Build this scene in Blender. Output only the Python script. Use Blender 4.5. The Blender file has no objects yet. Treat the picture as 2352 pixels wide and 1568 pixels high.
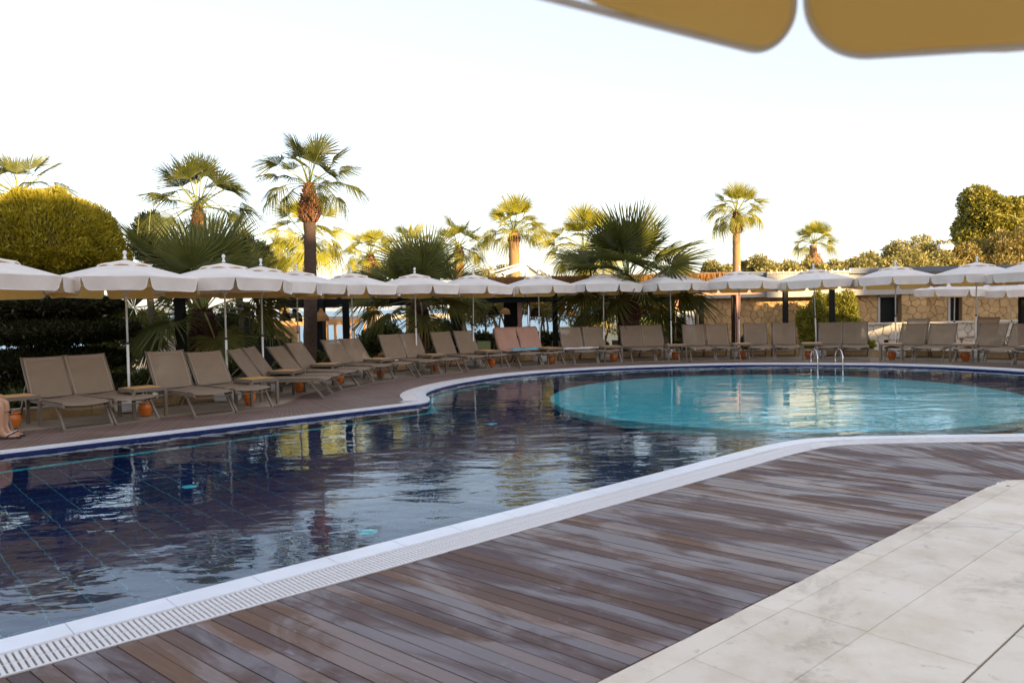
import bpy, math, random
import numpy as np
from mathutils import Vector, Matrix, noise
from mathutils.geometry import tessellate_polygon
random.seed(7); np.random.seed(7)
R = math.radians; PI = math.pi
sc = bpy.context.scene
# ------------------------------------------------------------------ camera
CH, PITCH, ROLL, FPX = 1.6, R(2.51194), R(-1.18693), 1800.0
CX, CY, IW = 1176.0, 784.0, 2352.0
def ray(x, y):
    u = (x-CX)/FPX; v = (CY-y)/FPX
    c, s = math.cos(ROLL), math.sin(ROLL)
    u, v = c*u-s*v, s*u+c*v
    return (u, math.cos(PITCH)+v*math.sin(PITCH), -math.sin(PITCH)+v*math.cos(PITCH))
def G(x, y, z=0.0):                       # where the sight line meets height z
    d = ray(x, y); k = (CH-z)/-d[2]
    return (d[0]*k, d[1]*k, z)
def A(x, y, Y):                           # where the sight line meets distance Y
    d = ray(x, y); k = Y/d[1]
    return (d[0]*k, Y, CH+d[2]*k)
cam_d = bpy.data.cameras.new('camera'); cam = bpy.data.objects.new('camera', cam_d)
sc.collection.objects.link(cam); sc.camera = cam
cr, sr, cp, sp = math.cos(ROLL), math.sin(ROLL), math.cos(PITCH), math.sin(PITCH)
mr = Matrix(((cr, -sr, 0), (sr*sp, cr*sp, -cp), (sr*cp, cr*cp, sp)))
cam.matrix_world = Matrix.Translation((0, 0, CH)) @ mr.to_4x4()
cam_d.sensor_width = 36; cam_d.lens = 36*FPX/IW
cam_d.clip_start = 0.05; cam_d.clip_end = 6000
cam_d.dof.use_dof = True; cam_d.dof.focus_distance = 16.0; cam_d.dof.aperture_fstop = 4.0
# ------------------------------------------------------------------ light
SKY_EVEN, SKY_VEIL = .60, (1.92, 1.90, 2.02)  # thin even high veil over the clear sky
SUN_AZ, SUN_EL = 41.0, 12.0               # degrees from "behind the camera" towards the right, and elevation
W = bpy.data.worlds.new('World'); sc.world = W; W.use_nodes = True
nt = W.node_tree; nt.nodes.clear()
sky = nt.nodes.new('ShaderNodeTexSky'); sky.sky_type = 'NISHITA'; sky.sun_disc = False
sky.sun_elevation = R(SUN_EL); sky.sun_rotation = R(180-SUN_AZ)
sky.air_density = 1.0; sky.dust_density = 1.2; sky.ozone_density = 1.0; sky.altitude = 0
hsv = nt.nodes.new('ShaderNodeHueSaturation'); hsv.inputs['Saturation'].default_value = 0.95
bg = nt.nodes.new('ShaderNodeBackground'); bg.inputs['Strength'].default_value = 0.15
out = nt.nodes.new('ShaderNodeOutputWorld')
nt.links.new(sky.outputs[0], hsv.inputs['Color']); tn = nt.nodes.new('ShaderNodeMix'); tn.data_type = 'RGBA'; tn.blend_type = 'MULTIPLY'; tn.inputs[0].default_value = 1; tn.inputs[7].default_value = (1.0, .95, .965, 1); nt.links.new(hsv.outputs[0], tn.inputs[6]); ev = nt.nodes.new('ShaderNodeMix'); ev.data_type = 'RGBA'; ev.inputs[0].default_value = SKY_EVEN; ev.inputs[7].default_value = (*SKY_VEIL, 1); nt.links.new(tn.outputs[2], ev.inputs[6]); nt.links.new(ev.outputs[2], bg.inputs[0]); nt.links.new(bg.outputs[0], out.inputs[0])
sd = bpy.data.lights.new('sun', 'SUN'); sd.energy = 4.6; sd.angle = R(0.5); sd.color = (1.0, 0.74, 0.40)
so = bpy.data.objects.new('sun', sd); sc.collection.objects.link(so)
TS = Vector((math.sin(R(SUN_AZ))*math.cos(R(SUN_EL)), -math.cos(R(SUN_AZ))*math.cos(R(SUN_EL)), math.sin(R(SUN_EL))))
so.rotation_euler = TS.to_track_quat('Z', 'Y').to_euler(); so.location = (20, -20, 30)
vs = sc.view_settings; vs.view_transform = 'Standard'; vs.look = 'None'; vs.gamma = 1.0; vs.use_curve_mapping = False
vs.exposure = 1.75
sc.render.engine = 'CYCLES'
sc.cycles.max_bounces = 10; sc.cycles.transparent_max_bounces = 12; sc.cycles.transmission_bounces = 8
sc.cycles.caustics_refractive = True; sc.cycles.caustics_reflective = False
# ------------------------------------------------------------------ helpers
col = sc.collection
class MB:
    def __init__(s): s.v = []; s.f = []
    def add(s, vs_, fs):
        o = len(s.v); s.v.extend([tuple(p) for p in vs_]); s.f.extend([tuple(i+o for i in f) for f in fs]); return s
    def box(s, x0, x1, y0, y1, z0, z1, M=None):
        p = [(x0,y0,z0),(x1,y0,z0),(x1,y1,z0),(x0,y1,z0),(x0,y0,z1),(x1,y0,z1),(x1,y1,z1),(x0,y1,z1)]
        if M is not None: p = [M @ Vector(q) for q in p]
        return s.add(p, [(3,2,1,0),(4,5,6,7),(0,1,5,4),(1,2,6,5),(2,3,7,6),(3,0,4,7)])
    def rbox(s, x0, x1, y0, y1, z0, z1, b, M=None):      # box with bevelled upper edges and corners
        def ring(i, z):
            X0, X1, Y0, Y1 = x0+i, x1-i, y0+i, y1-i; c = b
            return [(X0+c,Y0,z),(X1-c,Y0,z),(X1,Y0+c,z),(X1,Y1-c,z),(X1-c,Y1,z),(X0+c,Y1,z),(X0,Y1-c,z),(X0,Y0+c,z)]
        rs = ring(b*.5, z0)+ring(0, z0+b)+ring(0, z1-b)+ring(b*.3, z1-b*.3)+ring(b, z1)
        if M is not None: rs = [M @ Vector(q) for q in rs]
        fs = [tuple(range(7, -1, -1)), tuple(range(32, 40))]
        for k in range(4):
            for i in range(8): j = (i+1) % 8; fs.append((k*8+i, k*8+j, k*8+8+j, k*8+8+i))
        return s.add(rs, fs)
    def tube(s, pts, r, n=8, cap=True):
        pts = [Vector(p) for p in pts]; m = len(pts)
        if not hasattr(r, '__len__'): r = [r]*m
        rings = []; up = None
        for i, p in enumerate(pts):
            t = (pts[min(i+1, m-1)]-pts[max(i-1, 0)])
            if t.length < 1e-9: t = Vector((0, 0, 1))
            t.normalize()
            if up is None: up = t.orthogonal().normalized()
            up = (up - t*up.dot(t));
            if up.length < 1e-6: up = t.orthogonal()
            up.normalize()
            w = t.cross(up)
            rings += [p+(up*math.cos(2*PI*k/n)+w*math.sin(2*PI*k/n))*r[i] for k in range(n)]
        fs = []
        for i in range(m-1):
            for k in range(n): j = (k+1) % n; fs.append((i*n+k, i*n+j, (i+1)*n+j, (i+1)*n+k))
        if cap: fs.append(tuple(range(n-1, -1, -1))); fs.append(tuple((m-1)*n+k for k in range(n)))
        return s.add(rings, fs)
    def bar(s, a, b, w, h):                               # rectangular bar a->b
        a, b = Vector(a), Vector(b); t = (b-a).normalized()
        u = Vector((0, 0, 1)) if abs(t.z) < .9 else Vector((0, 1, 0))
        x = t.cross(u).normalized()*w/2; y = x.cross(t).normalized()*h/2
        p = [a-x-y, a+x-y, a+x+y, a-x+y, b-x-y, b+x-y, b+x+y, b-x+y]
        return s.add(p, [(0,1,2,3),(7,6,5,4),(0,4,5,1),(1,5,6,2),(2,6,7,3),(3,7,4,0)])
    def lathe(s, prof, n=20, c=(0, 0, 0), cap=False):
        m = len(prof); vs_ = []
        for r_, z in prof:
            vs_ += [(c[0]+r_*math.cos(2*PI*k/n), c[1]+r_*math.sin(2*PI*k/n), c[2]+z) for k in range(n)]
        fs = [(i*n+k, i*n+(k+1) % n, (i+1)*n+(k+1) % n, (i+1)*n+k) for i in range(m-1) for k in range(n)]
        if cap: fs += [tuple(range(n-1, -1, -1)), tuple((m-1)*n+k for k in range(n))]
        return s.add(vs_, fs)
    def prism(s, poly, z0, z1):                           # convex ccw polygon
        n = len(poly)
        return s.add([(p[0], p[1], z0) for p in poly]+[(p[0], p[1], z1) for p in poly],
                     [tuple(range(n-1, -1, -1)), tuple(range(n, 2*n))]+[(i, (i+1) % n, n+(i+1) % n, n+i) for i in range(n)])
    def mesh(s, name, mat, smooth=False):
        me = bpy.data.meshes.new(name); me.from_pydata([tuple(p) for p in s.v], [], s.f)
        if mat: me.materials.append(mat)
        if smooth:
            me.polygons.foreach_set('use_smooth', [True]*len(me.polygons))
        me.update(); return me
    def build(s, name, mat, parent=None, smooth=False, loc=None):
        return link(name, s.mesh(name, mat, smooth), parent, loc)
def npmesh(name, V, F, mat, smooth=False):                # V (n,3), F (m,k) arrays
    me = bpy.data.meshes.new(name); V = np.asarray(V, dtype=np.float32); F = np.asarray(F, dtype=np.int32)
    m, k = F.shape
    me.vertices.add(len(V)); me.vertices.foreach_set('co', V.ravel())
    me.loops.add(m*k); me.loops.foreach_set('vertex_index', F.ravel())
    me.polygons.add(m); me.polygons.foreach_set('loop_start', np.arange(0, m*k, k, dtype=np.int32))
    me.polygons.foreach_set('loop_total', np.full(m, k, dtype=np.int32))
    if smooth: me.polygons.foreach_set('use_smooth', np.ones(m, dtype=bool))
    me.materials.append(mat); me.update(calc_edges=True); return me
def link(name, me, parent=None, loc=None, rot=None, scale=None):
    o = bpy.data.objects.new(name, me); col.objects.link(o)
    if parent: o.parent = parent
    if loc is not None: o.location = loc
    if rot is not None: o.rotation_euler = rot
    if scale is not None: o.scale = scale if hasattr(scale, '__len__') else (scale,)*3
    return o
def tag(o, label=None, cat=None, group=None, kind=None):
    if label: o['label'] = label
    if cat: o['category'] = cat
    if group: o['group'] = group
    if kind: o['kind'] = kind
    return o
def thing(name, label, cat, loc=(0, 0, 0), rz=0.0, group=None, scale=None):
    o = bpy.data.objects.new(name, None); col.objects.link(o); o.location = loc; o.rotation_euler = (0, 0, rz)
    o.empty_display_size = .1
    if scale: o.scale = (scale,)*3
    return tag(o, label, cat, group)
kids = {}
def copy_tree(o, parent=None, loc=None, rz=None):
    c = o.copy(); col.objects.link(c); c.parent = parent
    if loc is not None: c.location = loc
    if rz is not None: c.rotation_euler = (0, 0, rz)
    for ch in list(o.children): copy_tree(ch, c)
    return c
ORD = ['first', 'second', 'third', 'fourth', 'fifth', 'sixth', 'seventh', 'eighth', 'ninth', 'tenth', 'eleventh', 'twelfth', 'thirteenth', 'fourteenth', 'fifteenth', 'sixteenth', 'seventeenth']
# ------------------------------------------------------------------ materials
def mat(name, base, rough=.6, metal=0.0, spec=.5, var=0.0, scale=4.0, col2=None, bump=0.0, bscale=60.0, rnd=0.0, transl=0.0, coord='Object', stretch=None, rvar=0.0, contrast=(.35, .65)):
    m = bpy.data.materials.new(name); m.use_nodes = True; t = m.node_tree; N = t.nodes; L = t.links
    p = N['Principled BSDF']; p.inputs['Roughness'].default_value = rough; p.inputs['Metallic'].default_value = metal
    p.inputs['Specular IOR Level'].default_value = spec; p.inputs['Base Color'].default_value = (*base, 1)
    src = None
    tc = N.new('ShaderNodeTexCoord'); mp = N.new('ShaderNodeMapping'); L.new(tc.outputs[coord], mp.inputs[0])
    if stretch: mp.inputs['Scale'].default_value = stretch
    if col2 is not None:
        nz = N.new('ShaderNodeTexNoise'); nz.inputs['Scale'].default_value = scale; nz.inputs['Detail'].default_value = 6; nz.inputs['Roughness'].default_value = .65
        L.new(mp.outputs[0], nz.inputs['Vector'])
        rp = N.new('ShaderNodeValToRGB'); rp.color_ramp.elements[0].position = contrast[0]; rp.color_ramp.elements[1].position = contrast[1]
        rp.color_ramp.elements[0].color = (*base, 1); rp.color_ramp.elements[1].color = (*col2, 1)
        L.new(nz.outputs[0], rp.inputs[0]); src = rp.outputs[0]
        if rvar:
            mr_ = N.new('ShaderNodeMapRange'); mr_.inputs[1].default_value = .3; mr_.inputs[2].default_value = .7
            mr_.inputs[3].default_value = rough-rvar; mr_.inputs[4].default_value = rough+rvar
            L.new(nz.outputs[0], mr_.inputs[0]); L.new(mr_.outputs[0], p.inputs['Roughness'])
    if rnd:
        oi = N.new('ShaderNodeObjectInfo'); hs = N.new('ShaderNodeHueSaturation')
        m1 = N.new('ShaderNodeMapRange'); m1.inputs[3].default_value = 1-rnd; m1.inputs[4].default_value = 1+rnd
        L.new(oi.outputs['Random'], m1.inputs[0]); L.new(m1.outputs[0], hs.inputs['Value'])
        if src: L.new(src, hs.inputs['Color'])
        else: hs.inputs['Color'].default_value = (*base, 1)
        src = hs.outputs[0]
    if src: L.new(src, p.inputs['Base Color'])
    if bump:
        n2 = N.new('ShaderNodeTexNoise'); n2.inputs['Scale'].default_value = bscale; n2.inputs['Detail'].default_value = 4
        L.new(mp.outputs[0], n2.inputs['Vector'])
        b = N.new('ShaderNodeBump'); b.inputs['Strength'].default_value = bump; b.inputs['Distance'].default_value = .01
        L.new(n2.outputs[0], b.inputs['Height']); L.new(b.outputs[0], p.inputs['Normal'])
    if transl:
        tr = N.new('ShaderNodeBsdfTranslucent'); mx = N.new('ShaderNodeMixShader'); mx.inputs[0].default_value = transl
        if src: L.new(src, tr.inputs[0])
        else: tr.inputs[0].default_value = (*base, 1)
        L.new(p.outputs[0], mx.inputs[1]); L.new(tr.outputs[0], mx.inputs[2]); L.new(mx.outputs[0], N['Material Output'].inputs[0])
    return m
def leafmat(name, c1, c2, transl=.35, scale=2.5, rnd=.18, rough=.5):
    return mat(name, c1, rough=rough, col2=c2, scale=scale, rnd=rnd, transl=transl, spec=.4)
M = {}
M['white'] = mat('white_glazed_tile', (.80, .82, .87), rough=.28, col2=(.72, .73, .78), scale=3, bump=.08, bscale=30)
M['grate'] = mat('white_plastic_grate', (.78, .76, .76), rough=.4, col2=(.66, .62, .60), scale=8)
M['gutter'] = mat('gutter_channel', (.42, .37, .36), rough=.6)
M['navy'] = mat('navy_pool_tile', (.003, .011, .065), rough=.2, rnd=.0, col2=(.007, .022, .10), scale=1.5)
M['bluetile'] = mat('cobalt_edge_tile', (.010, .022, .10), rough=.2, col2=(.016, .035, .17), scale=12)
M['turq'] = mat('turquoise_pool_tile', (.07, .60, .68), rough=.3, col2=(.11, .68, .74), scale=3)
M['grout'] = mat('turquoise_grout', (.09, .38, .46), rough=.6)
M['kerb'] = mat('sandstone_kerb', (.42, .26, .11), rough=.8, col2=(.60, .42, .22), scale=3, bump=.5, bscale=25, coord='Object')
M['capst'] = mat('kerb_cap_stone', (.52, .44, .34), rough=.8, col2=(.38, .32, .25), scale=4)
M['taupe'] = mat('taupe_painted_metal', (.16, .125, .095), rough=.42, metal=.15, col2=(.19, .15, .115), scale=3)
M['steel'] = mat('polished_steel', (.65, .66, .68), rough=.14, metal=1)
M['polewhite'] = mat('white_painted_pole', (.72, .72, .72), rough=.4)
M['plasticwhite'] = mat('white_base_plastic', (.70, .70, .70), rough=.5, col2=(.6, .6, .58), scale=6)
M['teak'] = mat('oiled_teak', (.50, .25, .075), rough=.5, col2=(.62, .36, .13), scale=5, stretch=(1, 12, 12), rnd=.12)
M['terracotta'] = mat('terracotta_glaze', (.72, .20, .03), rough=.38, col2=(.58, .15, .025), scale=6, rnd=.1)
M['soil'] = mat('soil', (.03, .02, .015), rough=1)
M['black'] = mat('black_painted_post', (.005, .006, .006), rough=.7, spec=.2)
M['darkwood'] = mat('dark_brown_wood', (.025, .011, .008), rough=.7, spec=.2, col2=(.016, .008, .006), scale=6, stretch=(8, 8, 1))
M['redwood'] = mat('salmon_brown_post', (.40, .19, .13), rough=.55)
M['pine'] = mat('honey_timber', (.50, .27, .10), rough=.6, col2=(.40, .20, .07), scale=5, stretch=(6, 6, 1), rnd=.1)
M['thatch'] = mat('thatch_reed', (.30, .14, .035), rough=.9, col2=(.16, .07, .02), scale=40, stretch=(1, 1, .3))
M['stone'] = mat('beige_wall_stone', (.50, .33, .155), rough=.85, col2=(.38, .235, .105), scale=2.2, rnd=.16, bump=.6, bscale=22)
M['palestone'] = mat('pale_wall_stone', (.56, .50, .42), rough=.85, col2=(.46, .40, .32), scale=2.2, rnd=.14, bump=.6, bscale=22)
M['mortar'] = mat('brown_mortar', (.36, .23, .125), rough=.95)
M['mortar2'] = mat('grey_mortar', (.42, .36, .29), rough=.95)
M['render'] = mat('cream_render', (.42, .39, .35), rough=.85, col2=(.38, .35, .31), scale=2, bump=.2, bscale=80)
M['slate'] = mat('slate_grey_fascia', (.10, .12, .16), rough=.5)
M['doorblack'] = mat('dark_door', (.006, .008, .008), rough=.6, spec=.2)
M['glass'] = mat('dark_window_glass', (.02, .025, .03), rough=.08)
M['bark'] = mat('palm_bark', (.10, .062, .042), rough=.95, col2=(.05, .03, .022), scale=10, stretch=(1, 1, 5), bump=.8, bscale=14)  # bark darkened for the trunks that stand in shade
M['barklit'] = mat('palm_bark_sunlit', (.34, .21, .10), rough=.95, col2=(.24, .14, .065), scale=9, stretch=(1, 1, 6), bump=.8, bscale=14)  # lighter bark copy, sunlight put into its colour
M['boot'] = mat('palm_boots', (.17, .065, .028), rough=.9, col2=(.28, .125, .055), scale=8)
M['boot2'] = mat('red_palm_fibre', (.15, .045, .025), rough=.95, col2=(.09, .03, .02), scale=10)
M['petiole'] = mat('green_petiole', (.22, .24, .05), rough=.5)
M['frondshade'] = leafmat('fan_leaf_shaded', (.05, .062, .012), (.13, .135, .02))  # darker copy of the palm leaf, shade put into its colour
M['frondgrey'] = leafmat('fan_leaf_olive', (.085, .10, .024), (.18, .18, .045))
M['frondlit'] = leafmat('fan_leaf_sunlit', (.24, .24, .018), (.38, .33, .025), transl=.4)  # brighter copy of the palm leaf, sunlight put into its colour
M['froddry'] = leafmat('dry_fan_leaf', (.36, .20, .08), (.48, .30, .15), transl=.2)
M['cypress'] = leafmat('golden_cypress', (.20, .17, .01), (.40, .32, .018), transl=.15, scale=1.6)  # golden leaf, brightened so the shaded dome looks yellow-lit
M['cypressshade'] = leafmat('shaded_cypress', (.014, .017, .003), (.04, .042, .007), transl=.1, scale=1.6)  # darker copy of the cypress leaf, shade under the dome painted in
M['pinegreen'] = leafmat('pine_needles', (.04, .05, .01), (.085, .09, .018), transl=.1)
M['olive'] = leafmat('olive_leaves', (.24, .21, .06), (.34, .29, .09), transl=.25)
M['oak'] = leafmat('dense_tree_leaves', (.17, .17, .018), (.38, .32, .045), transl=.25)
M['hillbush'] = leafmat('hill_scrub_leaves', (.19, .14, .03), (.32, .24, .055), transl=.2)
M['thuja'] = leafmat('thuja_leaves', (.17, .17, .015), (.30, .27, .03), transl=.2)
M['shrub'] = leafmat('low_shrub_leaves', (.05, .07, .015), (.10, .11, .03), transl=.2)
M['trunk'] = mat('pale_tree_bark', (.36, .26, .15), rough=.9, col2=(.24, .16, .09), scale=8)
M['darktrunk'] = mat('dark_tree_bark', (.05, .035, .025), rough=.9)
M['ground'] = mat('garden_soil', (.20, .15, .10), rough=1, col2=(.13, .11, .06), scale=.8)
M['sand'] = mat('pale_garden_gravel', (.50, .42, .32), rough=1, col2=(.40, .33, .25), scale=1.2)
M['lampshade'] = mat('sunlit_straw_lampshade', (.50, .26, .08), rough=.8, col2=(.30, .14, .04), scale=30, transl=.35)  # straw colour lifted so lamps under the roof look lit
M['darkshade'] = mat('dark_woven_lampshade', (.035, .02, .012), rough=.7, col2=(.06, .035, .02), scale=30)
M['skin'] = mat('skin', (.50, .27, .17), rough=.5)
M['rubber'] = mat('black_rubber', (.015, .015, .02), rough=.5)
M['cushion'] = mat('cream_cushion', (.60, .50, .38), rough=.9)
M['darkmetal'] = mat('dark_metal', (.03, .03, .035), rough=.4, metal=.5)
M['brtowel'] = mat('rose_brown_towel', (.42, .25, .19), rough=1, bump=.6, bscale=160, col2=(.38, .22, .165), scale=6)
M['bltowel'] = mat('sky_blue_towel', (.06, .36, .52), rough=1, bump=.6, bscale=120, col2=(.08, .46, .62), scale=9)
M['wttowel'] = mat('white_patterned_towel', (.66, .62, .64), rough=1, bump=.6, bscale=120, col2=(.40, .38, .44), scale=14, contrast=(.55, .62))
M['greenwall'] = mat('pale_green_corrugated', (.36, .40, .20), rough=.7)
M['hotel'] = mat('hotel_render', (.74, .69, .60), rough=.85, col2=(.68, .63, .54), scale=.5)
# sling mesh: woven, slightly see-through
def sling():
    m = mat('taupe_sling_mesh', (.235, .172, .118), rough=.75, col2=(.265, .195, .136), scale=5, bump=.35, bscale=260)
    t = m.node_tree; N = t.nodes; L = t.links; p = N['Principled BSDF']
    tr = N.new('ShaderNodeBsdfTransparent'); mx = N.new('ShaderNodeMixShader'); mx.inputs[0].default_value = .13
    L.new(p.outputs[0], mx.inputs[1]); L.new(tr.outputs[0], mx.inputs[2]); L.new(mx.outputs[0], N['Material Output'].inputs[0])
    return m
M['sling'] = sling()
M['slingedge'] = mat('sling_hem', (.26, .20, .145), rough=.6)
def fabric():                                  # off-white outside; inside ochre paints light glowing through the cloth
    m = bpy.data.materials.new('umbrella_canvas'); m.use_nodes = True; t = m.node_tree; N = t.nodes; L = t.links; N.clear()
    o = N.new('ShaderNodeOutputMaterial'); g = N.new('ShaderNodeNewGeometry')
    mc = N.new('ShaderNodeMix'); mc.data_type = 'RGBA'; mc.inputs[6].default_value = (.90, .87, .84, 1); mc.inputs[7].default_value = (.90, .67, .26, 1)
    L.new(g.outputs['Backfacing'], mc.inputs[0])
    tc = N.new('ShaderNodeTexCoord'); n2 = N.new('ShaderNodeTexNoise'); n2.inputs['Scale'].default_value = 5; n2.inputs['Detail'].default_value = 5
    L.new(tc.outputs['Object'], n2.inputs['Vector'])
    b = N.new('ShaderNodeBump'); b.inputs['Strength'].default_value = .35; b.inputs['Distance'].default_value = .03; L.new(n2.outputs[0], b.inputs['Height'])
    n3 = N.new('ShaderNodeTexNoise'); n3.inputs['Scale'].default_value = 2.2; n3.inputs['Detail'].default_value = 4; L.new(tc.outputs['Object'], n3.inputs['Vector'])
    m3 = N.new('ShaderNodeMapRange'); m3.inputs[1].default_value = .3; m3.inputs[2].default_value = .7; m3.inputs[3].default_value = .88; m3.inputs[4].default_value = 1.04; L.new(n3.outputs[0], m3.inputs[0])
    oi = N.new('ShaderNodeObjectInfo'); m4 = N.new('ShaderNodeMapRange'); m4.inputs[3].default_value = .93; m4.inputs[4].default_value = 1.03; L.new(oi.outputs['Random'], m4.inputs[0])
    m5 = N.new('ShaderNodeMath'); m5.operation = 'MULTIPLY'; L.new(m3.outputs[0], m5.inputs[0]); L.new(m4.outputs[0], m5.inputs[1])
    h3 = N.new('ShaderNodeHueSaturation'); L.new(mc.outputs[2], h3.inputs['Color']); L.new(m5.outputs[0], h3.inputs['Value'])
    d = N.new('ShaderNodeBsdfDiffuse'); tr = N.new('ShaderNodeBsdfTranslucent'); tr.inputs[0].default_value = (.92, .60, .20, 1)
    L.new(h3.outputs[0], d.inputs[0]); L.new(b.outputs[0], d.inputs['Normal'])
    mx = N.new('ShaderNodeMixShader'); mx.inputs[0].default_value = .22
    L.new(d.outputs[0], mx.inputs[1]); L.new(tr.outputs[0], mx.inputs[2]); L.new(mx.outputs[0], o.inputs[0])
    return m
M['canvas'] = fabric()
M['piping'] = mat('white_piping', (.80, .79, .80), rough=.6)
def deckmat(name, cols, fine):
    m = bpy.data.materials.new(name); m.use_nodes = True; t = m.node_tree; N = t.nodes; L = t.links; p = N['Principled BSDF']
    oi = N.new('ShaderNodeObjectInfo'); rp = N.new('ShaderNodeValToRGB'); e = rp.color_ramp.elements
    e[0].position = 0; e[0].color = (*cols[0], 1); e[1].position = 1; e[1].color = (*cols[-1], 1)
    for i, c in enumerate(cols[1:-1]): x = e.new((i+1)/(len(cols)-1)); x.color = (*c, 1)
    geo = N.new('ShaderNodeNewGeometry')
    rot = N.new('ShaderNodeMapping'); rot.vector_type = 'POINT'; rot.inputs['Rotation'].default_value = (0, 0, R(41)); L.new(geo.outputs['Position'], rot.inputs[0])
    def noi(sx, sy, det=5, rg=.6, dist=0):
        mp = N.new('ShaderNodeMapping'); mp.inputs['Scale'].default_value = (sx, sy, 1); L.new(rot.outputs[0], mp.inputs[0])
        n = N.new('ShaderNodeTexNoise'); n.inputs['Scale'].default_value = 1; n.inputs['Detail'].default_value = det; n.inputs['Roughness'].default_value = rg; n.inputs['Distortion'].default_value = dist
        L.new(mp.outputs[0], n.inputs['Vector']); return n.outputs[0]
    L.new(oi.outputs['Random'], rp.inputs[0])
    grain = noi(2.5, 70); g2 = noi(1.2, 9)
    mg = N.new('ShaderNodeMath'); mg.operation = 'MULTIPLY_ADD'; mg.inputs[1].default_value = .7; mg.inputs[2].default_value = .45; L.new(grain, mg.inputs[0])
    mg2 = N.new('ShaderNodeMath'); mg2.operation = 'MULTIPLY_ADD'; mg2.inputs[1].default_value = .7; mg2.inputs[2].default_value = -.15; L.new(g2, mg2.inputs[0])
    ad = N.new('ShaderNodeMath'); ad.operation = 'ADD'; L.new(mg.outputs[0], ad.inputs[0]); L.new(mg2.outputs[0], ad.inputs[1])
    hs = N.new('ShaderNodeHueSaturation'); L.new(rp.outputs[0], hs.inputs['Color']); L.new(ad.outputs[0], hs.inputs['Value'])
    # puddled film of water: patches drawn out along the boards, broken per board
    wn = noi(1.0, 2.6, 6, .6, .5)
    sh = N.new('ShaderNodeMath'); sh.operation = 'MULTIPLY_ADD'; sh.inputs[1].default_value = .11; sh.inputs[2].default_value = -.055; L.new(oi.outputs['Random'], sh.inputs[0])
    wa = N.new('ShaderNodeMath'); wa.operation = 'ADD'; L.new(wn, wa.inputs[0]); L.new(sh.outputs[0], wa.inputs[1])
    wr = N.new('ShaderNodeValToRGB'); wr.color_ramp.elements[0].position = .44; wr.color_ramp.elements[1].position = .55; L.new(wa.outputs[0], wr.inputs[0])
    # wet: darker wood under a glossy film
    wet = N.new('ShaderNodeMix'); wet.data_type = 'RGBA'; wet.blend_type = 'MULTIPLY'; wet.inputs[7].default_value = (.92, .86, .98, 1)
    L.new(wr.outputs[0], wet.inputs[0]); L.new(hs.outputs[0], wet.inputs[6])
    # lime bloom: chalky flecks near the pool
    bl = noi(9, 26, 6, .7, 1.0); br = N.new('ShaderNodeValToRGB'); br.color_ramp.elements[0].position = .62; br.color_ramp.elements[1].position = .70; br.color_ramp.elements[1].color = (.5, .5, .5, 1); L.new(bl, br.inputs[0])
    mb_ = N.new('ShaderNodeMix'); mb_.data_type = 'RGBA'; mb_.inputs[7].default_value = (.30, .29, .34, 1); L.new(br.outputs[0], mb_.inputs[0]); L.new(wet.outputs[2], mb_.inputs[6])
    L.new(mb_.outputs[2], p.inputs['Base Color'])
    mrr = N.new('ShaderNodeMapRange'); mrr.inputs[3].default_value = .66; mrr.inputs[4].default_value = .30; L.new(wr.outputs[0], mrr.inputs[0]); L.new(mrr.outputs[0], p.inputs['Roughness'])
    ms = N.new('ShaderNodeMapRange'); ms.inputs[3].default_value = .3; ms.inputs[4].default_value = .75; L.new(wr.outputs[0], ms.inputs[0]); L.new(ms.outputs[0], p.inputs['Specular IOR Level'])
    b = N.new('ShaderNodeBump'); b.inputs['Distance'].default_value = .004
    mbp = N.new('ShaderNodeMapRange'); mbp.inputs[3].default_value = .6; mbp.inputs[4].default_value = .08; L.new(wr.outputs[0], mbp.inputs[0]); L.new(mbp.outputs[0], b.inputs['Strength'])
    L.new(grain, b.inputs['Height']); L.new(b.outputs[0], p.inputs['Normal'])
    return m
M['deck'] = deckmat('weathered_ipe_boards', [(.108, .060, .045), (.128, .076, .060), (.106, .070, .068), (.090, .058, .058), (.125, .082, .070), (.165, .088, .050), (.102, .066, .058), (.114, .078, .078)], 1)
M['deckfar'] = mat('far_deck_boards', (.13, .078, .058), rough=.6, col2=(.20, .135, .115), scale=1.0, stretch=(1.2, 3.5, 1), contrast=(.35, .7), rvar=.12, coord='Object'); M['deckfar2'] = mat('far_deck_gap', (.05, .03, .025), rough=.9)
M['deckgap'] = mat('deck_gap', (.012, .010, .012), rough=.9)
M['trav'] = mat('travertine_paver', (.78, .69, .57), rough=.6, col2=(.62, .51, .38), scale=2.0, rnd=.045, bump=.25, bscale=45, coord='Object', contrast=(.42, .72), rvar=.08)
def stains(m, c=(.20, .155, .105), sc_=1.1, lo=.54, hi=.72, amt=.75):
    t = m.node_tree; N = t.nodes; L = t.links; p = N['Principled BSDF']; src = p.inputs['Base Color'].links[0].from_socket
    geo = N.new('ShaderNodeNewGeometry'); a = None
    for k, (s_, l_, h_) in enumerate(((sc_, lo, hi), (sc_*7, .60, .70), (sc_*34, .68, .73))):
        n = N.new('ShaderNodeTexNoise'); n.inputs['Scale'].default_value = s_; n.inputs['Detail'].default_value = 8; n.inputs['Roughness'].default_value = .68; n.inputs['Distortion'].default_value = .8
        L.new(geo.outputs['Position'], n.inputs['Vector']); r = N.new('ShaderNodeMapRange'); r.inputs[1].default_value = l_; r.inputs[2].default_value = h_; r.inputs[4].default_value = amt*(1, .6, .8)[k]; L.new(n.outputs[0], r.inputs[0])
        mx = N.new('ShaderNodeMix'); mx.data_type = 'RGBA'; mx.inputs[7].default_value = (*c, 1); L.new(r.outputs[0], mx.inputs[0]); L.new(src, mx.inputs[6]); src = mx.outputs[2]
    L.new(src, p.inputs['Base Color'])
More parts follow.
